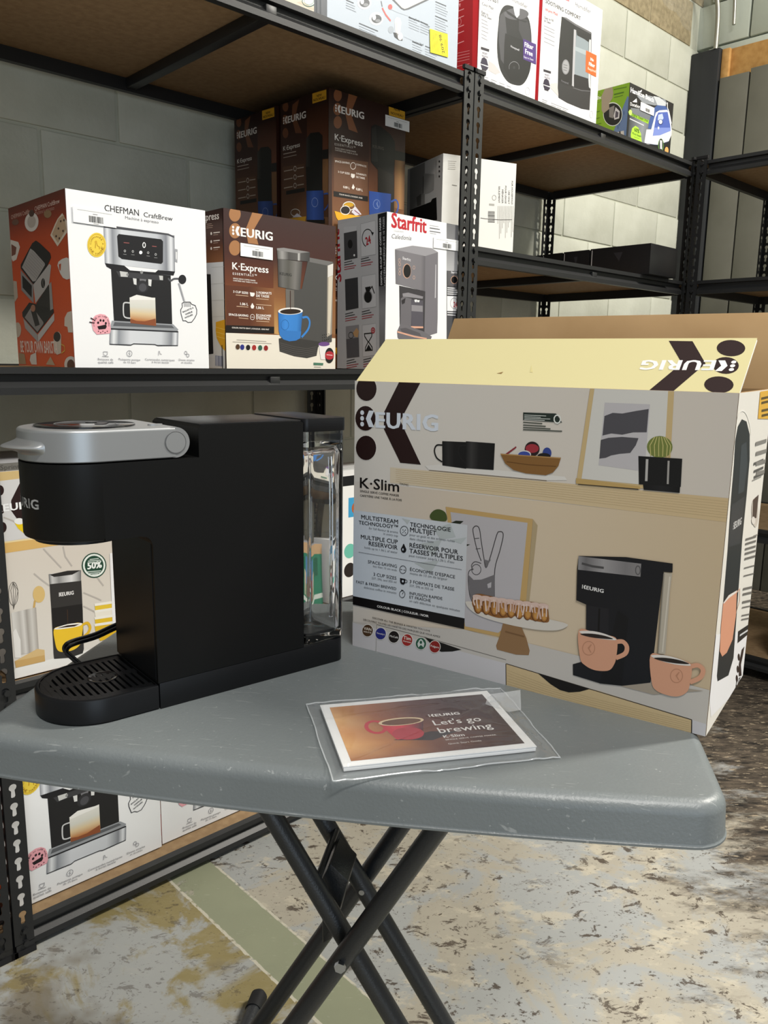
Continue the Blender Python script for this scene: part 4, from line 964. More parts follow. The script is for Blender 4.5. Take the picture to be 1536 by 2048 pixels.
# ------------------------------------------------------------------ booklet in a plastic sleeve
def booklet():
    p = [Vector((-0.066, 0.812)), Vector((0.122, 0.853)), Vector((0.152, 0.722)), Vector((-0.034, 0.672))]
    x_ = (p[1] - p[0] + p[2] - p[3]).normalized(); ang = math.atan2(x_.y, x_.x); w_, h_ = 0.192, 0.136; cen = (p[0] + p[1] + p[2] + p[3]) / 4
    t = empty('quick_start_booklet', 'white-bordered quick start booklet with a red cup on its cover, inside clear sleeve', 'booklet', (cen.x, cen.y, TZ), ang)
    MB().box(-w_ / 2, w_ / 2, -h_ / 2, h_ / 2, 0.0015, 0.006).build('pages', M['sticker'], t, bevel=0.0006)
    MB().box(-w_ / 2 - 0.0005, w_ / 2 + 0.0005, -h_ / 2 - 0.0005, h_ / 2 + 0.0005, 0.006, 0.0066).build('cover', M['sticker'], t)
    q = []
    for sx_, sy_ in ((-1, 1), (1, 1), (1, -1), (-1, -1)):
        l = Vector((sx_ * w_ / 2, sy_ * h_ / 2)); q.append(proj((cen.x + l.x * math.cos(ang) - l.y * math.sin(ang), cen.y + l.x * math.sin(ang) + l.y * math.cos(ang), TZ + 0.0066)))
    a = Art(w_, h_, None, '#f4f4f3')
    X0, X1, Y0, Y1 = 0.045, 0.955, 0.06, 0.94
    rows = (('#c98f52', '#a0623a', '#5c2b26', '#3c1d22', '#3a2025'), ('#e6b274', '#9c5b38', '#5a2c25', '#40201f', '#33191c'), ('#d89a5c', '#b0703f', '#743c28', '#4a2420', '#301618'), ('#e2ab68', '#b8773f', '#7c4428', '#4d2720', '#321a1a'), ('#a86a3a', '#8a4f2c', '#6b3824', '#44221d', '#2c1616'))
    n = 4
    for j in range(n):
        for i in range(n):
            c = [C(rows[j][i]), C(rows[j][i + 1]), C(rows[j + 1][i + 1]), C(rows[j + 1][i])]; x0, x1 = X0 + (X1 - X0) * i / n, X0 + (X1 - X0) * (i + 1) / n; y0, y1 = Y0 + (Y1 - Y0) * j / n, Y0 + (Y1 - Y0) * (j + 1) / n
            a.raw([a.m((x0, y0)), a.m((x1, y0)), a.m((x1, y1)), a.m((x0, y1))], c, 1)
    a.poly([(0.30, 0.70), (0.52, 0.62), (0.66, 0.66), (0.5, 0.76)], '#2c1414', 2)
    a.ring((0.245, 0.47), 0.05, 0.10, 0.03, '#c9283a', 3, 16)
    a.grad(((0.27, 0.42), (0.52, 0.42), (0.46, 0.70), (0.32, 0.70)), [(0, '#c92033'), (0.45, '#e0354a'), (0.75, '#9c2534'), (1, '#4c1f26')], 3)
    a.ell((0.395, 0.62), 0.085, 0.10, '#b92a3a', 3); a.ell((0.395, 0.42), 0.127, 0.065, '#e8cfa8', 4); a.ell((0.395, 0.425), 0.11, 0.05, '#6d3f20', 5)
    a.L = 3; a.keurig((0.56, 0.39), (0.74, 0.39), '#f1ece8'); a.text("Let's go", (0.56, 0.535), (0.83, 0.535), '#f6f2ee', bold=.004, asp=0.95); a.text('brewing', (0.56, 0.665), (0.86, 0.665), '#f6f2ee', bold=.004, asp=0.95)
    a.text('K·Slim', (0.565, 0.745), (0.68, 0.745), '#f6f2ee', bold=.012); a.text('SINGLE SERVE COFFEE MAKER', (0.565, 0.785), (0.845, 0.785), '#e8dfd8', bold=.01); a.text('Quick Start Guide', (0.565, 0.85), (0.745, 0.85), '#e8dfd8', bold=.006)
    o = link('cover_print', a.build('cover_print'), None, t); o.location = (-w_ / 2, -h_ / 2, 0.0063)
    # sleeve
    s = empty('plastic_sleeve', 'clear crinkled plastic sleeve lying on the table around the booklet', 'plastic bag', (cen.x, cen.y, TZ), ang)
    nx, ny = 64, 46; W2, H2 = 0.226, 0.168
    def hgt(x, y):
        dx = max(abs(x) - w_ / 2 - 0.001, 0); dy = max(abs(y) - h_ / 2 - 0.001, 0); d = math.hypot(dx, dy)
        base = 0.0078 * math.exp(-d / 0.006) + 0.0012
        cr = (0.0007 * math.sin(70 * x + 35 * y + 3 * math.sin(40 * y)) + 0.0005 * math.sin(160 * x - 110 * y + 4 * math.sin(60 * x)) + 0.0004 * math.sin(240 * y + 90 * x)) * (0.3 + min(1, 30 * d + max(0, x * 9)))
        fold = 0.0016 * math.exp(-((y - 0.55 * x + 0.02) / 0.004) ** 2) + 0.0014 * math.exp(-((y + 1.2 * x - 0.09) / 0.003) ** 2) + 0.0010 * math.exp(-((y - 0.10 * x - 0.035) / 0.003) ** 2)
        return base + max(cr, -0.0006) + fold * (1 if d < 0.01 else 0.4)
    v, f = [], []
    for j in range(ny + 1):
        for i in range(nx + 1):
            x = -W2 / 2 + W2 * i / nx + 0.004; y = -H2 / 2 + H2 * j / ny
            x += 0.006 * (y / H2) * (1 if i == nx else 0) + (0.0005 * math.sin(0.25 * j) if i in (0, nx) else 0); y += 0.0006 * math.sin(0.15 * i) if j in (0, ny) else 0
            v.append((x, y, hgt(x, y)))
    for j in range(ny):
        for i in range(nx): q_ = j * (nx + 1) + i; f.append((q_, q_ + 1, q_ + nx + 2, q_ + nx + 1))
    top = MB().add(v, f).build('top_film', M['sleeve'], s, smooth=True)
    rim = [v[i] for i in range(nx + 1)] + [v[(j + 1) * (nx + 1) - 1] for j in range(1, ny + 1)] + [v[ny * (nx + 1) + i] for i in range(nx - 1, -1, -1)] + [v[j * (nx + 1)] for j in range(ny - 1, -1, -1)]
    MB().path([Vector(q) + Vector((0, 0, 0.0004)) for q in rim], 0.0007, 6).build('seam', M['seam'], s, smooth=True)
    v2 = [(x, y, 0.0006) for x, y, z in v]
    MB().add(v2, f).build('bottom_film', M['sleeve'], s)
    MB().add([(0.118, 0.02, 0.003), (0.134, 0.060, 0.008), (0.092, 0.052, 0.0095), (0.080, 0.030, 0.0088), (0.100, 0.012, 0.006)], [(0, 1, 2), (0, 2, 3), (0, 3, 4)]).build('folded_lip', M['seam'], s)
booklet()

# ------------------------------------------------------------------ boxes on the shelves
def shelf_carton(label, sx, sy, z, w, d, h, m, arts=None, rz=0.0, **kw): return carton(label, W(sx, sy, z), YAW + R(rz), w, d, h, m, arts, **kw)
def face_quad(sx, sy, z, w, d, h, side, rz=0.0):
    o = W(sx, sy, z); ex = Vector((math.cos(YAW + R(rz)), math.sin(YAW + R(rz)), 0)); ey = Vector((-ex.y, ex.x, 0))
    P = {'front': ((0, 0, h), (w, 0, h), (w, 0, 0), (0, 0, 0)), 'left': ((0, d, h), (0, 0, h), (0, 0, 0), (0, d, 0)), 'right': ((w, 0, h), (w, d, h), (w, d, 0), (w, 0, 0))}[side]
    return [proj(o + ex * a + ey * b + Vector((0, 0, c))) for a, b, c in P]

# ---- espresso machine box
EW, ED, EH = 0.270, 0.272, 0.299
a = Art(EW, EH, ((130, 378), (412, 420), (419, 739), (151, 735)), '#f3f3f3').z(0, 350, 3.4133)
a.L = 2; a.text('CHEFMAN', (712, 249), (948, 281), '#262628', bold=.006, asp=1.1); a.text('CraftBrew', (980, 286), (1180, 314), '#3a3a3e', bold=.006); a.text('Machine à espresso', (853, 302), (1083, 333), '#77777b')
a.grad(((704, 352), (1192, 412), (1196, 662), (714, 608)), [(0, '#8d9096'), (0.05, '#e2e4e8'), (0.12, '#8b8e94'), (0.25, '#d5d8dc'), (0.75, '#c3c6cb'), (0.88, '#83868d'), (0.95, '#e6e8eb'), (1, '#7c7f86')], 2)
a.poly([(704, 352), (790, 353), (1150, 400), (1192, 420), (1190, 430), (1145, 412), (710, 362)], '#4c4d52', 3); a.poly([(714, 606), (845, 622), (885, 655), (1060, 668), (1078, 652), (1196, 662), (1185, 690), (760, 650), (725, 630)], '#1e1e22', 3)
a.poly([(808, 406), (1100, 440), (1113, 455), (1112, 598), (1100, 610), (830, 578), (806, 560), (797, 420)], '#1b1b1e', 4)
a.L = 5; a.ring((982, 481), 9, 17, 6, '#f2f2f2', None, 14); a.stroke([(842, 465), (880, 468)], 5, '#a05a58'); a.stroke([(1037, 488), (1068, 491)], 5, '#a05a58')
for x, y in ((850, 522), (905, 525), (1010, 533), (1062, 545)): a.ring((x, y), 6, 7, 3, '#c6c6c6', None, 8); a.stroke([(x - 11, y + 22), (x + 11, y + 24)], 3, '#9a9a9a')
a.ell((959, 532), 11, 12, '#fff')
a.poly([(756, 645), (1166, 690), (1176, 1028), (776, 1002)], '#202022', 2); a.poly([(790, 660), (1110, 690), (1110, 725), (812, 700)], '#3d3d40', 3); a.poly([(815, 660), (870, 668), (870, 700), (822, 698)], '#c9c9c6', 4); a.poly([(1085, 690), (1112, 692), (1112, 722), (1090, 720)], '#c9c9c6', 4)
a.poly([(905, 708), (930, 712), (930, 755), (912, 750)], '#dcdcda', 4); a.poly([(1010, 715), (1034, 718), (1030, 765), (1012, 758)], '#dcdcda', 4); a.poly([(950, 712), (998, 716), (990, 740), (955, 736)], '#77777a', 4); a.ell((970, 766), 42, 42, '#2e2e31', 4); a.ell((972, 772), 26, 28, '#4b4b4f', 5); a.ell((965, 668), 10, 11, '#8d8d8d', 4); a.ell((868, 684), 8, 10, '#8d8d8d', 5)
a.grad(((882, 840), (1058, 842), (1064, 1036), (888, 1014)), [(0, '#e3e0d8'), (0.35, '#d7d6cb'), (0.6, '#dcc59c'), (0.85, '#c08350'), (1, '#9a5a38')], 5, vert=True); a.poly([(882, 842), (930, 822), (985, 832), (1058, 846), (1058, 858), (884, 858)], '#f0eee8', 6); a.poly([(888, 985), (930, 1000), (985, 1003), (1060, 985), (1064, 1036), (890, 1015)], '#8d4f30', 6)
a.ss([(885, 878), (850, 876), (840, 895), (842, 960), (858, 978), (888, 982)], 9, '#cfcfcf', 5)
a.poly([(762, 998), (1182, 1024), (1218, 1060), (1210, 1074), (750, 1050)], '#9a9da1', 3); a.poly([(780, 1008), (1172, 1032), (1190, 1052), (770, 1034)], '#5e6064', 4)
a.grad(((748, 1052), (1218, 1072), (1215, 1168), (745, 1156)), [(0, '#7e8187'), (0.06, '#e6e8ea'), (0.13, '#90949a'), (0.3, '#d7d9dd'), (0.75, '#cfd2d6'), (0.9, '#85888e'), (0.96, '#e3e5e8'), (1, '#7c7f86')], 4); a.stroke([(750, 1054), (1216, 1076)], 10, '#222226', 5); a.stroke([(746, 1158), (890, 1166), (910, 1156), (1055, 1162), (1075, 1170), (1214, 1170)], 6, '#2c2c30', 5)
a.ss([(1148, 708), (1165, 725), (1190, 712), (1232, 712)], 13, '#55565a', 3); a.ell((1246, 716), 27, 32, '#222226', 4); a.stroke([(1222, 742), (1240, 800), (1260, 866)], 17, '#9b9da1', 3); a.stroke([(1228, 742), (1246, 800), (1264, 866)], 4, '#e2e2e2', 4)
a.poly([(1196, 505), (1214, 510), (1212, 600), (1196, 594)], '#a2a4a8', 3); a.poly([(1200, 525), (1210, 528), (1209, 580), (1200, 576)], '#e2e2e2', 4)
a.stroke([(1244, 880), (1258, 872), (1300, 872), (1312, 888), (1335, 895), (1346, 925), (1345, 955), (1330, 985), (1310, 1010), (1285, 1012), (1268, 1000), (1250, 1000), (1243, 975), (1236, 950), (1234, 925), (1246, 905)], 5, '#3d3d40', 3, True)
a.L = 3; a.text('BAGUETTE À', (1250, 945), (1325, 915), '#3d3d40', bold=.02); a.text('VAPEUR', (1268, 962), (1318, 942), '#3d3d40', bold=.02); a.text('INTÉGRÉE', (1265, 985), (1320, 962), '#3d3d40', bold=.02)
for x in range(5): a.stroke([(1258 + 10 * x, 876), (1262 + 10 * x, 905)], 3, '#3d3d40')
a.ell((658, 482), 64, 84, '#eed04a', 3); a.ring((658, 482), 55, 73, 3, '#c99a26', 4, 26); a.stroke([(648, 505), (650, 465), (658, 470), (662, 488), (676, 496), (676, 512)], 5, '#b98a20', 4); a.ell((652, 463), 9, 11, '#d5ab34', 4, 10)
def arc_text(a, t, c, rx, ry, a0, a1, colr, L, k=1.0):
    n = len(t); st = (a1 - a0) / n
    for i, ch in enumerate(t):
        if ch == ' ': continue
        b0, b1 = R(a0 + st * (i + 0.08)), R(a0 + st * (i + 0.92)); a.text(ch, (c[0] + rx * math.cos(b0), c[1] + ry * math.sin(b0)), (c[0] + rx * math.cos(b1), c[1] + ry * math.sin(b1)), colr, L, bold=.02, asp=k)
arc_text(a, 'COMMANDES À', (658, 482), 38, 52, 180, 360, '#a87c1c', 4, 0.8); arc_text(a, 'UNE TOUCHE', (658, 482), 50, 67, 165, 15, '#a87c1c', 4, 0.8)
a.poly([(625, 1020), (630, 985), (650, 962), (682, 952), (715, 958), (738, 978), (750, 1010), (755, 1060), (748, 1085), (660, 1092), (635, 1065)], '#eda9b2', 3); arc_text(a, 'UTILISE DU CAFÉ MOULU', (690, 1025), 48, 54, 165, 372, '#3a2228', 4, 0.9)
a.poly([(662, 1037), (722, 1024), (726, 1040), (718, 1054), (672, 1058)], '#1e1418', 4)
for x, y in ((668, 1012), (684, 996), (704, 998), (720, 1016)): a.ell((x, y), 7, 9, '#2a181c', 4, 10)
for i in range(5): a.ell((670 + 15 * i, 1070 + 3 * (i % 2) * 3), 4, 4, '#5c2a34', 4, 8)
a.L = 3
for p_, q_, t_ in (((667, 1265), (770, 1269), 'Boissons de'), ((667, 1286), (772, 1289), 'qualité café'), ((808, 1267), (955, 1273), 'Puissante pompe'), ((840, 1286), (924, 1290), 'de 15 bars'), ((987, 1269), (1191, 1276), 'Commandes numériques'), ((1034, 1287), (1151, 1292), 'à écran tactile'), ((1220, 1273), (1328, 1277), 'Doses simples'), ((1237, 1291), (1312, 1294), 'et doubles')): a.text(t_, p_, q_, '#8b8b90', bold=.006)
a.stroke([(703, 1210), (705, 1228), (718, 1236), (730, 1228), (732, 1210), (703, 1208)], 3, '#8b8b90'); a.stroke([(695, 1240), (740, 1242)], 3, '#8b8b90'); a.ring((881, 1222), 18, 20, 3, '#8b8b90', None, 16); a.stroke([(884, 1210), (876, 1222), (886, 1224), (878, 1236)], 3, '#8b8b90'); a.stroke([(1080, 1238), (1082, 1208), (1088, 1210), (1090, 1224), (1102, 1230)], 3, '#8b8b90'); a.ring((1268, 1220), 9, 11, 3, '#8b8b90', None, 10); a.ring((1282, 1238), 9, 11, 3, '#8b8b90', None, 10)
ESP_F = a.build('front_print'); ESP_STK = ('front',) + uvbox(a, ((492, 216), (790, 262), (790, 366), (496, 326))) + ('price',)
s = Art(ED, EH, ((15, 411), (130, 378), (151, 735), (40, 735))).z(10, 370, 5.5375)
s.grad(((20, 220), (670, 40), (790, 2030), (150, 2030)), [(0, '#5a2413'), (0.10, '#7a2a12'), (0.24, '#b8461a'), (0.5, '#d2511c'), (1, '#d9571f')], 0, vert=True)
s.L = 2; s.text('CHEFMAN CraftBrew', (65, 355), (312, 290), '#c9a99a', bold=.008); s.text('CHEFMAN CraftBrew', (335, 278), (610, 205), '#d9bfb2', bold=.008); s.text('Machine à espresso', (340, 325), (552, 275), '#b98f80')
s.ell((300, 400), 78, 108, '#d9d4cc', 3); s.ell((300, 395), 48, 70, '#b7aea4', 4); s.ell((300, 300), 30, 40, '#4a352a', 4); s.ell((480, 320), 42, 45, '#8f7350', 3); s.ell((115, 390), 40, 35, '#6a4a3a', 3)
s.poly([(510, 560), (560, 440), (590, 380), (640, 320), (690, 420), (690, 540), (590, 690)], '#e0d3bf', 3); s.poly([(530, 550), (600, 380), (660, 340), (685, 500), (595, 650)], '#c2a585', 4)
for x, y in ((575, 575), (600, 490), (625, 410), (650, 520), (610, 600), (660, 400)): s.ell((x, y), 9, 14, '#4a3226', 5, 8)
s.poly([(60, 590), (150, 620), (170, 680), (130, 820), (90, 840), (60, 780)], '#dcd6cc', 3); s.poly([(70, 640), (130, 680), (120, 760), (75, 780)], '#7a4a3a', 4)
s.poly([(590, 900), (600, 860), (640, 830), (690, 815), (730, 840), (730, 1050), (690, 1060), (650, 1040), (620, 990)], '#dfdcd6', 3); s.poly([(605, 890), (630, 880), (625, 960), (612, 950)], '#c04a1c', 4)
s.poly([(670, 1480), (700, 1420), (760, 1400), (770, 1640), (710, 1640), (700, 1580), (668, 1570)], '#ddd2c4', 3); s.poly([(95, 1060), (135, 1070), (150, 1250), (110, 1310)], '#bcae9e', 3); s.ell((150, 1620), 40, 85, '#c7b9a5', 3)
s.poly([(310, 640), (350, 612), (390, 640), (510, 760), (520, 810), (480, 900), (350, 1105), (320, 1100), (180, 920), (180, 880)], '#1a1818', 4); s.poly([(290, 700), (330, 730), (450, 870), (455, 890), (350, 1070), (320, 1075), (195, 910)], '#a9a6a3', 5)
for k in range(8): s.stroke([(300 - 14 * k + 10, 735 + 22 * k), (440 - 13 * k + 10, 890 + 22 * k)], 5, '#8b8886', 6)
s.poly([(180, 940), (325, 1110), (330, 1320), (190, 1170)], '#8d8a88', 4); s.poly([(198, 1000), (308, 1120), (308, 1255), (205, 1140)], '#141314', 5)
s.poly([(325, 1110), (500, 880), (522, 900), (500, 1110), (350, 1320)], '#b7b4b1', 4); s.ell((434, 1095), 22, 55, '#201c1b', 5); s.stroke([(438, 1045), (430, 1090), (440, 1140)], 6, '#b7b4b1', 6)
s.poly([(360, 1320), (495, 1110), (545, 1380), (400, 1600)], '#2a2827', 4); s.poly([(500, 1110), (525, 1080), (548, 1380), (515, 1400)], '#9c9996', 5)
s.poly([(200, 1420), (280, 1310), (360, 1330), (550, 1385), (555, 1420), (380, 1650), (370, 1655), (205, 1470)], '#1c1a1a', 4); s.poly([(230, 1480), (310, 1350), (440, 1530), (440, 1550), (375, 1640)], '#8f8b88', 5); s.poly([(300, 1400), (350, 1380), (400, 1560), (350, 1580)], '#211d1c', 6); s.ell((325, 1375), 26, 40, '#a5735a', 7)
s.poly([(215, 1490), (375, 1670), (380, 1755), (235, 1600)], '#a5a29f', 4); s.poly([(378, 1670), (558, 1430), (560, 1510), (465, 1640), (382, 1755)], '#c6c3c0', 4)
s.L = 6; s.text('BE YOUR OWN BARISTA', (190, 1870), (600, 1875), '#f0dccf', bold=.02, asp=1.9)
s.poly([(550, 1680), (570, 1640), (610, 1632), (635, 1670), (635, 1870), (590, 1890), (560, 1850)], '#d2c8b8', 4); s.ell((590, 1690), 38, 55, '#221512', 5); s.stroke([(635, 1770), (670, 1790), (675, 1840), (640, 1870)], 14, '#d9a83c', 4)
s.poly([(300, 1900), (360, 1870), (370, 2005), (310, 2005), (290, 1960)], '#d9d4cc', 4); s.poly([(470, 2000), (520, 1910), (570, 2005)], '#b9a488', 4); s.ell((740, 1990), 70, 90, '#ddd8d0', 4); s.ell((740, 1995), 40, 60, '#5a3424', 5); s.poly([(165, 1880), (230, 1890), (250, 2005), (170, 2005)], '#a58a68', 4)
ESP_L = s.build('left_print')
GRP_E = 'espresso machine boxes'
shelf_carton('white and orange espresso machine box on the eye-level shelf', 0.586, 1.405, ZM, EW, ED, EH, M['white_carton'], {'front': ESP_F, 'left': ESP_L}, group=GRP_E, stickers=(ESP_STK,))
lowbox = shelf_carton('white espresso machine box on the lowest shelf, nearest the perforated post', 0.4135, 1.447, ZB, EW, ED, EH, M['white_carton'], {'front': ESP_F, 'left': ESP_L}, group=GRP_E)
lowbox.scale = (1.187,) * 3                            # the boxes down here are a size larger
lowbox = shelf_carton('white espresso machine box on the lowest shelf, right of its twin', 0.739, 1.453, ZB, EW, ED, EH, M['white_carton'], {'front': ESP_F, 'left': ESP_L}, group=GRP_E)
lowbox.scale = (1.187,) * 3
o = shelf_carton('orange-sided espresso machine box low in the left-edge shelving unit', 0.055, 1.56, ZB, EW, ED, EH, M['white_carton'], {'front': ESP_L}, group=GRP_E)

# ---- brown coffee maker box with blue mug
KW, KD, KH_ = 0.288, 0.170, 0.310
a = Art(KW, KH_, ((446, 415), (671, 456), (669, 744), (453, 738)), '#43241d').z(440, 400, 5.852)
a.grad(((30, 80), (1350, 330), (1345, 1660), (60, 1560)), [(0, '#3a2523'), (0.35, '#43221c'), (0.6, '#6a3820'), (0.82, '#a06a3c'), (1, '#7e5030')], 0, vert=True)
for x0, x1, c0 in ((620, 780, '#c79a5e'), (1290, 1350, '#8d6440')): a.grad(((x0, 700), (x1, 730), (x1, 1620), (x0, 1580)), [(0, '#432720'), (0.5, '#8a5a34'), (1, c0)], 1, vert=True)
a.poly([(62, 1560), (700, 1600), (1345, 1650), (1345, 2010), (75, 1980)], '#e9e2d3', 1)
for c in ((170, 165), (172, 362), (170, 565)): a.ell(c, 68, 90, '#a8764c', 2)
a.poly([(380, 130), (508, 150), (395, 345), (445, 530), (325, 510), (295, 350)], '#a8764c', 2)
a.keurig((138, 410), (612, 486), '#f6f3ef', 3); a.L = 3; a.text('K·Express', (140, 815), (562, 868), '#f6f3ef', bold=.016); a.text('ESSENTIALS™', (146, 880), (425, 908), '#f6f3ef', bold=.01, space=1.4); a.text('SINGLE SERVE COFFEE MAKER', (150, 930), (410, 962), '#eee7df', bold=.02); a.text('CAFETIÈRE UNE TASSE À LA FOIS', (150, 955), (432, 990), '#eee7df', bold=.02)
a.poly([(60, 1000), (625, 1050), (628, 1500), (70, 1470)], '#5d3320', 2); a.grad(((330, 1020), (625, 1050), (628, 1500), (350, 1480)), [(0, '#5d3320'), (1, '#8a5a36')], 2)
a.poly([(68, 1470), (628, 1500), (628, 1580), (62, 1560)], '#17110f', 3)
for t_, p, q in (('3 CUP SIZES', (150, 1090), (325, 1112), ), ('1.06 L', (232, 1238), (325, 1245)), ('SPACE-SAVING', (98, 1358), (326, 1378)), ('3 FORMATS', (418, 1108), (597, 1120)), ('DE TASSE', (418, 1145), (570, 1158)), ('1,06 L', (418, 1285), (508, 1292)), ('ÉCONOMIE', (418, 1375), (592, 1385)), ("D'ESPACE", (418, 1408), (576, 1420))): a.text(t_, p, q, '#f3ede6', 4, bold=.025)
for p, q in (((180, 1118), (325, 1135)), ((188, 1252), (326, 1264)), ((215, 1388), (326, 1400)), ((418, 1165), (562, 1180)), ((418, 1235), (595, 1250)), ((418, 1430), (568, 1442))): a.stroke([p, q], 8, '#c9a98c', 4)
a.poly([(343, 1090), (400, 1098), (398, 1125), (380, 1142), (352, 1135)], '#f3ede6', 4); a.poly([(372, 1215), (395, 1255), (385, 1282), (360, 1280), (352, 1255)], '#f3ede6', 4); a.ring((373, 1382), 25, 32, 5, '#f3ede6', 4, 16); a.stroke([(355, 1382), (392, 1384)], 5, '#f3ede6', 4)
a.text('COLOR: MATTE GRAY | COULEUR : GRIS MAT', (135, 1508), (568, 1540), '#eee7df', 5, bold=.02)
a.stroke([(190, 1645), (535, 1672)], 5, '#8d867a', 3); a.stroke([(145, 1668), (595, 1698)], 5, '#8d867a', 3); a.L = 3; brand_dots(a, [(203, 1728), (255, 1733), (323, 1738), (393, 1741), (463, 1745), (530, 1749)], 28, 36)
# the grey machine
a.poly([(1030, 690), (1320, 750), (1300, 1690), (1130, 1750), (760, 1640), (765, 1050), (950, 1060)], '#4b4a48', 3); a.poly([(1030, 690), (1320, 750), (1250, 790), (1020, 740)], '#6d6b69', 4)
a.poly([(760, 1060), (860, 1075), (860, 1330), (765, 1300)], '#6b6660', 4); a.poly([(1250, 790), (1318, 765), (1300, 1600), (1240, 1640)], '#9a9184', 4); a.poly([(1262, 930), (1312, 910), (1280, 1600), (1250, 1620)], '#d1c7b4', 5); a.poly([(1255, 790), (1318, 768), (1315, 905), (1255, 930)], '#dad6d0', 5)
a.grad(((660, 590), (1045, 630), (1040, 740), (665, 700)), [(0, '#55534f'), (0.15, '#9d9b98'), (0.35, '#4d4b49'), (0.62, '#5b5957'), (0.66, '#c6c4c0'), (0.72, '#565452'), (1, '#3c3b3a')], 6); a.poly([(658, 576), (740, 572), (1040, 628), (900, 640), (660, 600)], '#8b8987', 7)
a.grad(((668, 700), (955, 740), (930, 1080), (675, 1030)), [(0, '#3f3d3b'), (0.2, '#6a6865'), (0.45, '#57554f'), (0.75, '#787571'), (1, '#4a4846')], 6); a.text('KEURIG', (690, 890), (830, 912), '#2a2927', 7, bold=.02)
a.stroke([(815, 1080), (815, 1330)], 11, '#3a1f16', 6)
a.poly([(680, 1640), (760, 1620), (1180, 1690), (1290, 1640), (1140, 1740), (1120, 1850), (1010, 1875), (860, 1850), (690, 1790)], '#3a3836', 5)
for k in range(5): a.stroke([(690, 1690 + 22 * k), (860, 1740 + 24 * k), (1010, 1765 + 22 * k), (1120, 1745 + 22 * k)], 5, '#5a5653', 6)
for i in range(4):
    for j in range(3): a.ell((1190 + 24 * i, 1610 + 30 * j - 4 * i), 5, 6, '#191817', 6, 8)
a.grad(((672, 1310), (958, 1320), (930, 1640), (680, 1560)), [(0, '#2b6fb8'), (0.3, '#3d88d6'), (0.8, '#3a82cc'), (1, '#2a66a8')], 7); a.poly([(680, 1540), (940, 1560), (930, 1640), (880, 1668), (800, 1675), (730, 1650), (690, 1600)], '#3578c0', 8)
a.ss([(955, 1400), (1010, 1395), (1040, 1450), (1020, 1540), (945, 1630)], 26, '#3a82cc', 6); a.ell((815, 1320), 145, 42, '#ece8e2', 9); a.ell((815, 1325), 122, 30, '#2a1c14', 10); a.ring((750, 1480), 45, 60, 6, '#2b66a6', 9, 18)
a.stroke([(815, 1270), (815, 1325)], 9, '#3a1f16', 11)
a.poly([(1145, 1720), (1275, 1725), (1255, 1900), (1170, 1895)], '#e9e5e3', 6); a.ell((1208, 1715), 66, 26, '#6c4a86', 7); a.ell((1270, 1850), 52, 90, '#1b1a1a', 8); a.ell((1270, 1850), 52, 50, '#b02c36', 9); a.stroke([(1235, 1840), (1305, 1850)], 8, '#f0d0d0', 10)
a.poly([(1085, 1930), (1200, 1938), (1195, 1965), (1085, 1960)], '#4d7a63', 5); a.stroke([(1090, 1980), (1170, 1985)], 6, '#9a958c', 5)
KEX_F = a.build('front_print'); KEX_STK = ('front',) + uvbox(a, ((229, 506), (608, 570), (606, 718), (231, 660))) + ('price',)
s = Art(KD, KH_, face_quad(0.897, 1.405, ZM, KW, KD, KH_, 'left')).z(400, 400, 5.857)
s.grad(((-300, 140), (262, 80), (300, 2000), (-300, 2000)), [(0, '#2c1613'), (0.2, '#4a2519'), (0.335, '#8a5a3a'), (0.336, '#d8d8da'), (0.7, '#d3cdc2'), (1, '#d9d6d2')], 0, vert=True)
s.L = 2; s.text('K·Express', (-60, 262), (225, 222), '#f1e9e2', bold=.012); s.bars((78, 285), 80, 3, 22, '#b79a88', 6, sl=-.1); s.poly([(-120, 860), (128, 870), (160, 1800), (-120, 1840)], '#1d1b1a', 2)
for y in (385, 480, 560): s.ell((135, y + 8), 10, 18, '#eee3da', 2, 10); s.stroke([(160, y), (235, y - 8)], 12, '#e6d9cf', 2); s.stroke([(160, y + 25), (215, y + 20)], 6, '#b79a88', 2)
for y in (790, 985, 1180, 1370): s.stroke([(135, y), (290, y - 10)], 3, '#b3afa8', 1)
s.poly([(190, 1430), (295, 1400), (300, 1770), (250, 1720), (200, 1620), (188, 1540)], '#dca01e', 3)
for y in (1490, 1545, 1595): s.stroke([(190, y), (298, y + 30)], 5, '#f2cf6a', 4)
s.poly([(182, 1820), (275, 1830), (275, 1950), (182, 1940)], '#8d90a0', 3)
for x in (195, 210, 240): s.stroke([(x, 1825), (x, 1945)], 9, '#d9dae0', 4)
s.stroke([(262, 1700), (268, 1980)], 16, '#111', 5)
KEX_L = s.build('left_print')
shelf_carton('dark brown coffee maker box with bright blue mug, between espresso and white drip maker boxes', 0.897, 1.405, ZM, KW, KD, KH_, M['dark_carton'], {'front': KEX_F, 'left': KEX_L}, stickers=(KEX_STK,))

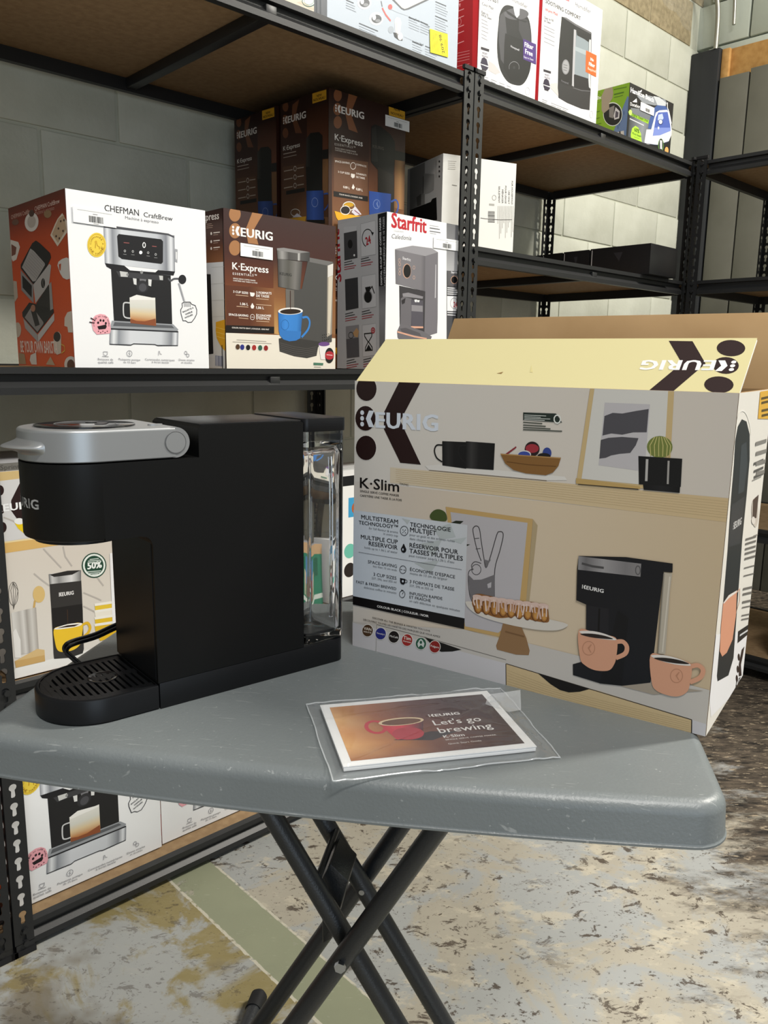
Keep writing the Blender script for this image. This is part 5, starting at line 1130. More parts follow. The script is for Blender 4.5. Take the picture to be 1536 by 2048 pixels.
# ---- white and grey drip coffee maker box
SW, SD, SH = 0.268, 0.176, 0.362
a = Art(SW, SH, face_quad(1.341, 1.405, ZM, SW, SD, SH, 'front'), '#f2f2f2').z(670, 420, 5.689)
a.grad(((1268, 140), (1440, 175), (1450, 700), (1268, 690)), [(0, '#707072'), (0.5, '#88888a'), (1, '#b2b2b4')], 1, vert=True); a.poly([(1268, 690), (1450, 700), (1450, 1800), (1268, 1800)], '#4b4b4e', 1)
a.L = 2; a.text('Starfrit', (638, 195), (1040, 262), '#bf1f2e', bold=.03, asp=1.1); a.text('Caledonia', (638, 322), (865, 345), '#6d6d70', shear=.25); a.text('COLLECTION', (668, 245), (775, 256), '#b5b5b8')
a.bars((1075, 175), 120, 2, 25, '#b3b3b6', 7, sl=.15); a.bars((1075, 205), 150, 1, 25, '#5d5d60', 9, sl=.15); a.bars((1075, 240), 165, 1, 25, '#5d5d60', 9, sl=.15); a.bars((1078, 263), 95, 1, 25, '#b3b3b6', 7, sl=.15)
a.poly([(680, 445), (880, 405), (1100, 435), (1170, 480), (1010, 530), (690, 470)], '#98969a', 2)
a.grad(((680, 450), (1025, 525), (1020, 925), (688, 840)), [(0, '#6f6c70'), (0.15, '#7b787c'), (0.85, '#79767a'), (1, '#636064')], 3); a.poly([(1022, 525), (1170, 480), (1166, 1230), (1160, 1400), (1000, 1450), (1015, 920)], '#757277', 2); a.poly([(1140, 620), (1150, 622), (1145, 1000), (1132, 1002)], '#b9b7ba', 3)
a.poly([(728, 860), (1025, 925), (1015, 1400), (735, 1320)], '#3d3a3d', 2); a.text('Starfrit', (764, 560), (858, 585), '#d9d7d9', 4, bold=.02)
a.ell((815, 695), 48, 84, '#c99f88', 4); a.ell((818, 695), 42, 76, '#121214', 5)
for x, y in ((730, 573), (733, 618), (735, 680), (733, 722), (895, 655), (895, 768)): a.ring((x, y), 12, 19, 5, '#c9a592', 4, 12)
a.poly([(765, 950), (830, 940), (1000, 985), (995, 1010), (770, 985)], '#8b888c', 3); a.poly([(745, 1010), (775, 985), (870, 1010), (862, 1370), (800, 1395), (742, 1370)], '#6b686c', 3); a.poly([(752, 1030), (800, 1000), (790, 1060), (760, 1075)], '#2d2a2d', 4); a.poly([(862, 1020), (1000, 1030), (1000, 1330), (868, 1325)], '#55525a', 3); a.poly([(868, 1080), (995, 1090), (995, 1160), (868, 1150)], '#8b888c', 4)
a.poly([(900, 1020), (930, 1018), (925, 1050), (905, 1048)], '#e9e9ea', 5); a.poly([(930, 1025), (960, 1026), (955, 1050), (932, 1048)], '#e9e9ea', 5); a.poly([(862, 1322), (1000, 1325), (1000, 1345), (862, 1345)], '#d9a58c', 4); a.poly([(704, 1380), (745, 1290), (1000, 1380), (1100, 1440), (1050, 1560), (745, 1495), (710, 1450)], '#6d6a6e', 4); a.stroke([(705, 1385), (900, 1440), (1040, 1465)], 18, '#d9a58c', 5); a.poly([(735, 1350), (800, 1340), (960, 1400), (980, 1440), (760, 1390)], '#575458', 5)
a.poly([(1275, 695), (1432, 708), (1432, 870), (1278, 860)], '#5f5d60', 3); a.text('Starfrit', (1318, 720), (1388, 724), '#e6e6e8', 4, bold=.02); a.ell((1354, 795), 40, 46, '#c99f88', 4); a.ell((1354, 795), 34, 40, '#0f0f11', 5)
for i, y in enumerate((885, 908, 932, 955)): a.stroke([(1275, y), (1275 + (90, 120, 145, 125)[i], y + 6)], 11, '#e6e6e8', 3)
a.poly([(1272, 978), (1440, 985), (1440, 1155), (1272, 1148)], '#efefef', 3); a.ring((1352, 1062), 42, 60, 5, '#5d5d60', 4, 16, 60, 340); a.text('24', (1345, 1105), (1385, 1108), '#bf1f2e', 4, bold=.03, asp=1.4)
for i, y in enumerate((1166, 1192)): a.stroke([(1275, y), (1275 + (135, 95)[i], y + 6)], 11, '#e6e6e8', 3)
SF_F = a.build('front_print'); SF_STK = ('front',) + uvbox(a, ((1114, 305), (1400, 345), (1400, 470), (1114, 430))) + ('price',)
s = Art(SD, SH, face_quad(1.341, 1.405, ZM, SW, SD, SH, 'left'), '#bdbdbf').z(670, 420, 5.689)
s.grad(((0, 180), (590, 20), (620, 1800), (20, 1850)), [(0, '#c3c3c5'), (0.8, '#bcbcbe'), (1, '#a8a8aa')], 0)
s.poly([(488, 50), (592, 22), (606, 870), (500, 890)], '#17171a', 1); s.grad(((500, 870), (606, 860), (622, 1800), (510, 1800)), [(0, '#5b5b5e'), (0.3, '#98989a'), (1, '#55555a')], 1, vert=True)
s.L = 2; s.text('DIGITAL 10-CUP DRIP COFFEE MAKER', (540, 852), (524, 85), '#e6e6e8', bold=.02); s.text('CAFETIÈRE NUMÉRIQUE DE 10 TASSES', (578, 865), (564, 75), '#c9c9cc', bold=.005); s.text('Starfrit', (75, 815), (48, 215), '#a81f2c', bold=.03)
s.poly([(102, 225), (250, 190), (258, 545), (110, 575)], '#414144', 2); s.poly([(100, 195), (250, 180), (250, 235), (100, 265)], '#c9c9cb', 3); s.ell((175, 388), 28, 50, '#141416', 3); s.ell((222, 515), 10, 14, '#f2f2f2', 4, 8)
s.poly([(115, 790), (262, 765), (270, 1115), (125, 1145)], '#37373b', 2)
for q in ([(295, 160), (460, 118), (465, 505), (300, 535)], [(305, 755), (465, 728), (470, 1100), (312, 1125)], [(312, 1310), (468, 1290), (474, 1650), (320, 1670)]): s.poly(q, '#cdcdcf', 2); s.stroke(q, 4, '#a1a1a4', 3, True)
s.ring((375, 320), 62, 100, 11, '#1a1a1c', 3, 20, 110, 330); s.poly([(412, 250), (445, 255), (430, 295)], '#1a1a1c', 4); s.text('24', (358, 405), (415, 375), '#a81f2c', 4, bold=.04, asp=1.5)
s.ell((378, 985), 50, 72, '#8d8d90', 3); s.ell((378, 990), 42, 66, '#161618', 4); s.poly([(345, 880), (410, 868), (400, 925), (358, 930)], '#161618', 4); s.stroke([(405, 900), (425, 870), (452, 950)], 14, '#161618', 4)
s.stroke([(338, 1408), (425, 1400), (420, 1440), (385, 1500), (425, 1560), (428, 1595), (348, 1602), (350, 1565), (380, 1500), (342, 1440)], 13, '#161618', 4, True); s.poly([(385, 1530), (420, 1590), (352, 1598)], '#161618', 4); s.ell((436, 1370), 24, 36, '#a8313c', 5); s.ring((436, 1370), 12, 18, 5, '#e6d0d0', 6, 10)
s.poly([(125, 1325), (275, 1305), (280, 1670), (135, 1690)], '#8f8d90', 2); s.poly([(130, 1470), (270, 1450), (280, 1670), (140, 1685)], '#57555a', 3); s.poly([(205, 1400), (250, 1340), (275, 1380), (262, 1450), (225, 1440)], '#c39a6c', 4); s.ring((185, 1425), 28, 35, 8, '#2b2a2c', 4, 12)
for y0, x0 in ((600, 108), (560, 298), (1185, 120), (1160, 308), (1720, 135), (1705, 325)):
    for i in range(4): s.stroke([(x0, y0 + 26 * i), (x0 + (100, 120, 150, 130)[i] * .9, y0 + 26 * i - 22)], 9, '#3b3b3e' if i < 2 else '#a84a52', 3)
SF_L = s.build('left_print')
shelf_carton('white and grey drip coffee maker box with red lettering, touching the perforated post', 1.341, 1.405, ZM, SW, SD, SH, M['grey_carton'], {'front': SF_F, 'left': SF_L}, stickers=(SF_STK,))

# ---- black-brown coffee maker boxes with navy mug, two columns of two, one behind the other
XW, XD, XH = 0.262, 0.194, 0.3315; XX, XY = 1.316, 1.588
def kexpress(aw, ah, quad, view, side):
    a = Art(aw, ah, quad, '#2a1712'); a.z(*view) if view else None
    return a
a = Art(XW, XH, face_quad(XX, XY, ZM + XH, XW, XD, XH, 'front'), '#33190f').z(460, 170, 4.151)
a.grad(((840, 20), (1500, 220), (1490, 1400), (850, 1400)), [(0, '#2b1611'), (0.3, '#43231a'), (0.6, '#6b4128'), (0.8, '#7d5535'), (1, '#3c2618')], 0, vert=True); a.grad(((840, 20), (1160, 120), (1150, 970), (850, 900)), [(0, '#291511'), (0.5, '#3b1f17'), (1, '#5d3822')], 1, vert=True)
for c in ((893, 85), (890, 200), (893, 310)): a.ell(c, 34, 52, '#8a5636', 2)
a.poly([(985, 65), (1058, 90), (1000, 235), (1060, 398), (985, 370), (955, 235)], '#8a5636', 2)
a.keurig((872, 222), (1112, 285), '#efeae4', 3); a.L = 3; a.text('K·Express', (868, 455), (1100, 512), '#efeae4', bold=.012); a.text('ESSENTIALS™', (868, 500), (1040, 530), '#d9cfc6', bold=.01, space=1.4); a.text('SINGLE SERVE COFFEE MAKER', (870, 528), (1045, 562), '#cfc3b8', bold=.02); a.text('CAFETIÈRE UNE TASSE À LA FOIS', (870, 545), (1058, 584), '#cfc3b8', bold=.02)
a.poly([(860, 600), (1145, 640), (1142, 930), (860, 880)], '#6a4730', 2); a.poly([(858, 880), (1143, 925), (1142, 968), (858, 925)], '#140e0b', 3); a.text('COLOR: BLACK | COULEUR : NOIR', (905, 912), (1098, 945), '#e0d8cf', 4, bold=.02)
for t_, p, q in (('SPACE-SAVING', (870, 640), (992, 658)), ('COMPACTE', (1045, 665), (1130, 685)), ('3 CUP SIZES', (895, 728), (992, 745)), ('3 FORMATS', (1045, 742), (1130, 758)), ('DE TASSE', (1045, 770), (1118, 784)), ('0.89 L', (938, 855), (992, 866)), ('0,89 L', (1045, 872), (1100, 884))): a.text(t_, p, q, '#efe6dc', 4, bold=.02)
a.ring((1020, 672), 22, 28, 5, '#efe6dc', 4, 14); a.poly([(1002, 735), (1035, 742), (1032, 768), (1015, 775), (1003, 762)], '#efe6dc', 4); a.poly([(1020, 822), (1034, 850), (1022, 868), (1008, 855)], '#efe6dc', 4)
a.poly([(1316, 166), (1450, 205), (1450, 290), (1318, 250)], '#d9a32a', 4); a.text('NEW', (1358, 208), (1410, 225), '#2a1c08', 5, bold=.02); a.text('NOUVEAU', (1332, 240), (1436, 270), '#2a1c08', 5, bold=.02)
a.poly([(1170, 345), (1200, 328), (1250, 345), (1330, 410), (1365, 470), (1370, 560), (1355, 760), (1220, 700), (1168, 640)], '#161413', 4); a.poly([(1175, 360), (1210, 345), (1225, 640), (1172, 632)], '#2a2725', 5); a.text('KEURIG', (1182, 520), (1275, 542), '#5a524c', 6, bold=.02)
a.poly([(1225, 680), (1360, 750), (1360, 1200), (1225, 1100)], '#25201c', 4); a.poly([(1370, 545), (1485, 570), (1480, 640), (1366, 620)], '#1c1917', 4); a.grad(((1366, 622), (1482, 640), (1478, 1050), (1360, 1020)), [(0, '#77512f'), (0.4, '#a3784a'), (0.7, '#6a4a30'), (1, '#8b6640')], 4)
a.grad(((1152, 880), (1335, 905), (1325, 1140), (1155, 1120)), [(0, '#2b4a92'), (0.4, '#3f62b4'), (1, '#29468c')], 6); a.poly([(1155, 1100), (1325, 1120), (1300, 1200), (1180, 1190)], '#2b4a92', 6); a.ss([(1335, 970), (1375, 955), (1395, 1000), (1380, 1060), (1330, 1110)], 16, '#34559f', 5); a.ring((1215, 990), 28, 38, 5, '#8fa4d6', 7, 14); a.poly([(1212, 985), (1225, 962), (1222, 988), (1232, 1015), (1222, 1012)], '#8fa4d6', 7)
a.poly([(1150, 1170), (1400, 1190), (1400, 1260), (1150, 1240)], '#15110f', 5); a.poly([(865, 1045), (950, 1070), (1125, 1095), (1060, 1130), (990, 1145), (910, 1145), (880, 1100)], '#e6a91e', 6)
a.ring((985, 1005), 50, 35, 7, '#e9e4dc', 5, 16); a.ell((985, 995), 40, 18, '#c7981f', 5); a.ell((955, 1040), 38, 35, '#231c1a', 5); a.ring((955, 1040), 40, 36, 6, '#e9e4dc', 6, 16); a.poly([(1005, 1055), (1040, 1010), (1090, 1075), (1040, 1085)], '#d5cfd6', 5); a.stroke([(1030, 1040), (1075, 1075)], 9, '#8a4a5a', 6)
KX_F = a.build('front_print'); KX_STK = ('front',) + uvbox(a, ((1284, 246), (1486, 298), (1483, 394), (1284, 338))) + ('price',)
s = Art(XD, XH, face_quad(XX, XY, ZM + XH, XW, XD, XH, 'left'), '#33190f').z(460, 170, 4.151)
s.grad(((420, 160), (840, 20), (850, 1300), (430, 1300)), [(0, '#241310'), (0.3, '#3a1f17'), (0.6, '#5a3622'), (0.85, '#6b4a30'), (1, '#2e1d14')], 0, vert=True); s.grad(((640, 200), (840, 140), (845, 1100), (640, 1080)), [(0, '#33190f'), (0.4, '#6e4028'), (1, '#4a2e1c')], 1, vert=True)
for c in ((462, 180), (460, 290), (462, 400)): s.ell(c, 24, 42, '#6d432b', 2)
s.poly([(520, 165), (575, 120), (545, 265), (600, 400), (545, 400), (515, 270)], '#6d432b', 2)
s.keurig((443, 328), (632, 272), '#e3dcd4', 3); s.L = 3; s.text('K·Express', (443, 548), (582, 512), '#e3dcd4', bold=.012); s.stroke([(445, 575), (550, 552)], 7, '#b9aa9e'); s.stroke([(445, 605), (555, 580)], 6, '#a99a8e')
s.poly([(440, 680), (618, 655), (622, 860), (445, 905)], '#5d3d28', 2); s.poly([(468, 880), (622, 853), (622, 885), (468, 912)], '#140e0b', 3)
for y in (695, 765, 835): s.ring((542, y), 11, 20, 5, '#d9cfc4', 4, 10); s.stroke([(450, y + 22), (522, y + 8)], 8, '#b9a898', 4); s.stroke([(560, y - 2), (615, y - 12)], 8, '#b9a898', 4)
s.poly([(686, 72), (802, 38), (803, 120), (687, 156)], '#d9a32a', 4); s.text('NEW', (722, 102), (765, 90), '#2a1c08', 5, bold=.02); s.text('NOUVEAU', (694, 140), (792, 112), '#2a1c08', 5, bold=.02)
s.poly([(640, 440), (670, 400), (740, 390), (770, 420), (768, 880), (640, 890), (632, 690)], '#181614', 4); s.grad(((636, 440), (668, 410), (668, 680), (636, 680)), [(0, '#3a3733'), (1, '#1c1a18')], 5); s.poly([(770, 540), (830, 530), (832, 610), (770, 615)], '#1c1917', 4); s.poly([(770, 620), (832, 612), (835, 900), (772, 900)], '#7a5636', 4)
s.grad(((636, 880), (778, 875), (782, 1120), (640, 1120)), [(0, '#27437f'), (0.4, '#3757a4'), (1, '#233c76')], 6); s.ss([(782, 905), (820, 905), (828, 960), (810, 1010), (785, 1040)], 14, '#2f4d92', 5); s.ring((707, 975), 26, 38, 5, '#8094c6', 7, 14)
s.poly([(480, 1110), (635, 1090), (620, 1180), (520, 1180)], '#b98a22', 5); s.ring((545, 1060), 38, 30, 6, '#c9c4bc', 5, 14); s.poly([(520, 1100), (560, 1065), (600, 1095)], '#b9b4bc', 5); s.poly([(640, 1110), (790, 1110), (790, 1150), (640, 1150)], '#12100e', 5)
KX_L = s.build('left_print')
GX = 'black-brown boxes with navy mug'
for zz, lv in ((ZM, 'lower'), (ZM + XH, 'upper')):
    for yy, row in ((XY, 'front'), (XY + XD + 0.010, 'rear')):
        lab = {('upper', 'front'): 'black-brown coffee maker box with navy mug, front one of the raised pair', ('upper', 'rear'): 'black-brown coffee maker box behind the front one, closest to the block wall', ('lower', 'front'): 'black-brown box hidden under the front raised one, behind the drip maker box', ('lower', 'rear'): 'black-brown box hidden under the rear raised one against the block wall'}[(lv, row)]
        shelf_carton(lab, XX if row == 'front' else XX - 0.006, yy, zz, XW, XD, XH, M['dark_carton'], {'front': KX_F, 'left': KX_L} if lv == 'upper' or row == 'front' else {}, group=GX, stickers=(KX_STK,) if (lv, row) == ('upper', 'front') else ())

# ---- white appliance box turned sideways on the second unit
WW, WD, WH = 0.232, 0.205, 0.243; WR = -18.2; WXY = (1.645, 1.512)
a = Art(WW, WH, face_quad(*WXY, ZM2, WW, WD, WH, 'front', WR), '#efeee8').z(820, 290, 6.678)
a.L = 2
for t_, p, q in (('FOR HOUSEHOLD', (1355, 480), (1352, 795)), ('USE ONLY', (1312, 610), (1310, 790)), ('POUR USAGE', (1268, 545), (1266, 782)), ('MÉNAGER', (1226, 595), (1224, 780)), ('SEULEMENT', (1180, 550), (1178, 775))): a.text(t_, p, q, '#55524e', bold=.015)
a.ring((1122, 705), 26, 34, 5, '#77746e', None, 12)
for x in range(1176, 1380, 20): a.stroke([(x, 815), (x - 4, 1010 + (x * 37) % 270)], 9, '#b7b5ae')
for k in range(12): a.stroke([(1040, 885 + 13 * k), (1130, 888 + 13 * k)], 4 + (k * 5) % 7, '#5b5a55')
a.stroke([(1055, 795), (1125, 800)], 26, '#b1afa8'); a.stroke([(940, 975), (1000, 985), (1200, 1000), (1360, 998)], 7, '#55524e', 3); a.stroke([(560, 535), (625, 545)], 10, '#8a8780'); a.bars((505, 215), 130, 5, 26, '#a5a298', 5, sl=.06)
WB_F = a.build('front_print')
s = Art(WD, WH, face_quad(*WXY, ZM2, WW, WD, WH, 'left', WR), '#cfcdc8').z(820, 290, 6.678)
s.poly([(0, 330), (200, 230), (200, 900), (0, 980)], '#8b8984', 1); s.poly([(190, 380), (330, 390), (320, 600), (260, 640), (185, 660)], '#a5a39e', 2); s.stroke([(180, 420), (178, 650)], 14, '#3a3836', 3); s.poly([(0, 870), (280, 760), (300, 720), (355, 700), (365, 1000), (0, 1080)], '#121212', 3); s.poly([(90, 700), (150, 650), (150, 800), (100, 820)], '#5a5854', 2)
for y in (220, 290, 350, 420): s.ell((395, y), 10, 16, '#3a3836', 3, 8)
s.stroke([(352, 210), (350, 440)], 8, '#8b8984', 3)
WB_L = s.build('left_print')
shelf_carton('plain white appliance box set at an angle behind the perforated post', *WXY, ZM2, WW, WD, WH, M['white_carton'], {'front': WB_F, 'left': WB_L}, rz=WR)

# ---- row of flat black cartons on the second unit
GB = 'flat black cartons in a row'
for k, (y0, y1) in enumerate(((1.372, 1.600), (1.604, 1.71), (1.714, 1.80), (1.804, 1.93))):
    hh = 0.098 - 0.001 * k
    b = Art(y1 - y0, hh, None, '#17171a'); b.stroke([(0.03, 0.05), (0.03, 0.95)], 0.03, '#b9b9bb'); b.poly([(0.4, 0.2), (0.55, 0.2), (0.5, 0.5)], '#2b2b30')
    shelf_carton(('flat black carton overhanging the middle shelf, foremost of its row', 'second flat black carton of the row, behind the overhanging one', 'third flat black carton in the row on the middle shelf', 'last flat black carton of the row, next to the back post')[k], 2.515, y0, ZM2, 0.187, y1 - y0, hh, M['black_carton'], {'left': b.build('left_print')}, group=GB, flaps=(k == 0))
# ---- top shelf
TW, TD, TH = 0.408, 0.26, 0.30
a = Art(TW, TH, face_quad(1.157, 1.402, ZT, TW, TD, TH, 'front'), '#bcc6d1').z(580, 0, 4.389)
for x, y in ((650, 25), (755, 165)): a.ell((x, y), 62, 58, '#eceef0', 2); a.ell((x + 3, y + 2), 45, 38, '#55585c', 3); a.ell((x - 18, y - 12), 16, 26, '#e9eaec', 4, 12); a.ell((x + 14, y + 18), 24, 14, '#8d9094', 4, 12)
a.stroke([(798, 10), (808, 60)], 13, '#6b6f75', 2); a.stroke([(808, 70), (838, 130), (882, 185)], 20, '#d0625c', 2); a.ell((878, 62), 19, 24, '#cf5a56', 2); a.stroke([(878, 80), (940, 110), (1035, 142)], 2.5, '#a9b0b8', 2)
a.poly([(895, 0), (975, 80), (1000, 92), (1040, 85), (1240, -10), (1240, -60), (880, -60)], '#5d6066', 2); a.poly([(905, -10), (980, 68), (1005, 80), (1035, 70), (1225, -20), (1200, -80), (890, -80)], '#d9d7d2', 3)
a.poly([(915, 175), (935, 150), (965, 160), (975, 200), (960, 330), (925, 320)], '#e9e5e3', 3); a.stroke([(935, 200), (938, 310)], 6, '#c9c3c0', 4); a.poly([(905, 285), (935, 290), (985, 330), (985, 358), (955, 355), (915, 325)], '#3a3c40', 3); a.ell((965, 320), 22, 34, '#ece8e6', 4, 14); a.ell((885, 262), 26, 32, '#a9b1ba', 2); a.stroke([(1000, 325), (1068, 355)], 2.5, '#a9b0b8', 2)
a.L = 2
for (x, y, n, w_) in ((1040, 150, 5, 100), (1142, 190, 5, 90), (1275, 15, 5, 125), (1272, 140, 6, 120), (1072, 365, 5, 100), (1185, 405, 5, 110), (605, 205, 5, 180), (490, 0, 4, 90)): a.bars((x, y), w_, 1, 0, '#55595f', 9, sl=.42); a.bars((x, y + 24), w_, n - 1, 22, '#969ca4', 5, sl=.42)
for t_, p, q in (('Cleaning Tools', (1040, 158), (1135, 192)), ('Guide de nettoyage', (1142, 195), (1225, 240)), ('Stainless Steel', (1072, 370), (1168, 402))): a.text(t_, p, q, '#3d4147', 3, bold=.01)
TB_STK = ('front',) + uvbox(a, ((1224, 255), (1384, 322), (1382, 506), (1226, 462))) + ('yellow',)
TB_F = a.build('front_print')
s = Art(TD, TH, None, '#c9ccd0'); rr = random.Random(2)
for k in range(9): x = 0.5 + 0.05 * k; s.stroke([(x, 0), (x + 0.02, 1)], 0.008 + 0.01 * rr.random(), rr.choice(('#8d9094', '#e6e8ea', '#a9adb2')))
shelf_carton('pale blue appliance parts box with yellow price sticker on the top shelf', 1.157, 1.402, ZT, TW, TD, TH, M['white_carton'], {'front': TB_F, 'left': s.build('left_print')}, stickers=(TB_STK,))
g_ = Art(0.36, 0.24, face_quad(0.762, 1.402, ZT, 0.36, 0.2, 0.24, 'front'), '#d9cdb8').z(580, 0, 4.389)
g_.ell((165, 10), 68, 55, '#e9ece4', 1); g_.ring((165, 10), 60, 48, 9, '#2f5a48', 2, 22); g_.ring((165, 10), 42, 32, 5, '#7a9a88', 2, 18); g_.poly([(60, 20), (100, 10), (220, 80), (250, 100), (180, 80)], '#cdbfa6', 1)
shelf_carton('beige box with a round green mark, left of the pale blue box', 0.762, 1.402, ZT, 0.36, 0.2, 0.24, M['white_carton'], {'front': g_.build('front_print')})

CW, CD, CH = 0.243, 0.20, 0.310
a = Art(CW, CH, face_quad(1.644, 1.404, ZT, CW, CD, CH, 'front'), '#f3f2f1').z(900, 0, 4.955)
a.L = 2; a.text('COOL MIST', (270, -35), (482, 38), '#1e1c1e', bold=.015); a.text('Humidifier', (612, 12), (765, 88), '#77757a'); a.text('Cool Mist', (315, 48), (430, 102), '#5d5b62', bold=.006); a.stroke([(318, 82), (428, 132)], 3, '#b5b3b8'); a.text('Easy to', (312, 130), (378, 158), '#3d3b40', bold=.01); a.text('Fill & Clean', (312, 158), (408, 200), '#3d3b40', bold=.01)
for y in (190, 225, 260, 300, 335, 370): a.stroke([(310, y), (378 - y % 20, y + 30)], 7, '#a3a1a6')
def pod(a, cx): pass
a.sp([(480, 230), (490, 140), (525, 70), (580, 52), (680, 95), (765, 165), (795, 260), (806, 400), (800, 640), (770, 760), (720, 835), (660, 846), (570, 810), (500, 700), (470, 560), (466, 400)], '#1e1d20', 2)
a.poly([(480, 240), (495, 150), (540, 110), (560, 330), (540, 400), (535, 640), (500, 590), (480, 400)], '#4a494d', 3); a.poly([(680, 150), (765, 200), (795, 300), (800, 420), (720, 400), (680, 300)], '#3a393d', 3); a.poly([(545, 330), (720, 400), (805, 420), (800, 640), (770, 760), (700, 820), (600, 800), (530, 680), (535, 450)], '#131215', 4)
a.ell((655, 140), 122, 58, '#5a595e', 4); a.poly([(540, 95), (600, 130), (680, 190), (770, 215), (740, 225), (650, 190), (570, 140)], '#232226', 5); a.poly([(618, 40), (690, 55), (685, 150), (660, 180), (640, 150)], '#dfe3e6', 6)
a.text('Honeywell', (598, 468), (682, 508), '#c9c8cc', 6, bold=.02); a.ring((632, 668), 50, 56, 5, '#8d8c90', 6, 18, 160, 380); a.ell((632, 670), 12, 14, '#2b2a2e', 6); a.poly([(500, 720), (440, 640), (380, 600), (380, 700), (450, 740)], '#cfcac8', 1)
a.poly([(722, 385), (850, 440), (850, 640), (722, 588)], '#4a2a7a', 7); a.text('Filter', (735, 462), (822, 495), '#f0eef4', 8, bold=.03); a.text('Free', (740, 530), (815, 560), '#f0eef4', 8, bold=.03); a.text('Easy to Clean', (728, 572), (822, 604), '#d9d5e4', 8, bold=.02)
def trusted(a, x, y, k):
    a.poly([(x, y), (x + 82 * k, y + 26 * k), (x + 80 * k, y + 52 * k), (x - 1, y + 26 * k)], '#2b2430', 2); a.poly([(x, y + 45 * k), (x + 76 * k, y + 68 * k), (x + 74 * k, y + 150 * k), (x - 2, y + 125 * k)], '#e0dde2', 2); a.text('MOST', (x + 14 * k, y + 72 * k), (x + 62 * k, y + 86 * k), '#4a4450', 3, bold=.02); a.text('TRUSTED', (x + 6 * k, y + 98 * k), (x + 70 * k, y + 116 * k), '#4a4450', 3, bold=.02)
    a.poly([(x - 6 * k, y + 165 * k), (x + 8 * k, y + 115 * k), (x + 30 * k, y + 105 * k), (x + 55 * k, y + 125 * k), (x + 72 * k, y + 190 * k)], '#2b1f3a', 3); a.poly([(x - 4 * k, y + 175 * k), (x + 74 * k, y + 205 * k), (x + 60 * k, y + 232 * k), (x + 5 * k, y + 210 * k)], '#2b1f3a', 3); a.poly([(x + 8 * k, y + 210 * k), (x + 54 * k, y + 228 * k), (x + 52 * k, y + 245 * k), (x + 8 * k, y + 230 * k)], '#2b2430', 3)
trusted(a, 305, 463, 1.0)
for x in (335, 405, 485, 560): a.bars((x, 745 + (x - 300) * .4), 58, 2, 22, '#a9a7ac', 6, L=2, sl=.4)
a.ring((765, 905), 22, 38, 5, '#b9b7bc', 2, 14)
CM_F = a.build('front_print')
s = Art(CD, CH, face_quad(1.644, 1.404, ZT, CW, CD, CH, 'left'), '#a81420').z(900, 0, 4.955)
s.poly([(232, -300), (290, -300), (262, 760), (220, 700)], '#d8232e', 1); s.L = 2
for y in (10, 100, 170, 260, 320, 420): s.stroke([(62, y + 20), (140, y - 12)], 8, '#e6a5a9')
s.ring((95, 215), 18, 36, 4, '#e6a5a9', 2, 12); s.poly([(88, 40), (108, 34), (100, 75)], '#e6a5a9')
for y in (520, 548, 576, 604, 650): s.stroke([(60, y + 12), (195, y - 18)], 5, '#dc9095')
shelf_carton('white cool mist humidifier box with purple tag and red side', 1.644, 1.404, ZT, CW, CD, CH, M['white_carton'], {'front': CM_F, 'left': s.build('left_print')}, group='humidifier boxes')
HW = 0.290
a = Art(HW, CH, face_quad(1.902, 1.404, ZT, HW, CD, CH, 'front'), '#f3f2f1').z(900, 0, 4.955)
a.L = 2; a.text('Honeywell', (975, -95), (1178, 18), '#d5333c', bold=.03); a.stroke([(1212, -10), (1208, 45)], 3, '#a9a7ac'); a.text('Humidifier', (1240, 62), (1392, 138), '#77757a'); a.text('SOOTHING COMFORT', (945, 28), (1292, 205), '#1e1c1e', bold=.015); a.text('Warm Mist', (942, 108), (1066, 160), '#d5534c', bold=.015); a.stroke([(940, 140), (1068, 190)], 3, '#b5b3b8'); a.text('Easy to Fill', (936, 185), (1022, 218), '#3d3b40', bold=.01); a.text('& Clean', (934, 215), (996, 240), '#3d3b40', bold=.01)
for y in (255, 285, 325, 370, 410): a.stroke([(930, y), (1035, y + 48)], 7, '#a3a1a6')
a.poly([(1105, 165), (1210, 225), (1300, 270), (1400, 325), (1398, 620), (1392, 900), (1380, 1090), (1300, 1075), (1160, 1020), (1075, 970), (1066, 880), (1075, 500)], '#2b2a2c', 2); a.poly([(1105, 165), (1240, 235), (1240, 860), (1070, 800), (1080, 450)], '#1f1e20', 3); a.poly([(1105, 165), (1150, 175), (1240, 235), (1395, 320), (1395, 340), (1240, 255)], '#6a696c', 4)
a.poly([(1225, 290), (1248, 300), (1225, 860), (1205, 850)], '#b7b6b9', 5); a.poly([(1250, 310), (1372, 380), (1368, 780), (1228, 735)], '#8f9a9f', 4); a.poly([(1250, 310), (1390, 350), (1372, 420), (1330, 390), (1255, 350)], '#232225', 5); a.poly([(1236, 460), (1370, 510), (1370, 560), (1236, 500)], '#a9b3b7', 5); a.poly([(1375, 390), (1395, 395), (1390, 880), (1368, 860)], '#c9ccce', 4); a.poly([(1225, 740), (1368, 785), (1375, 890), (1225, 860)], '#232225', 5); a.poly([(1070, 820), (1215, 870), (1390, 905), (1380, 1092), (1300, 1078), (1160, 1020), (1072, 968)], '#302f31', 5); a.stroke([(1215, 870), (1300, 898), (1392, 905)], 5, '#77767a', 6)
a.ell((1143, 665), 38, 75, '#8a8a8c', 6); a.ell((1143, 665), 30, 64, '#a2a2a4', 7); a.bars((1120, 640), 45, 3, 26, '#5a595c', 5, L=8, sl=.3); a.text('Honeywell', (1098, 808), (1170, 838), '#77767a', 7, bold=.02)
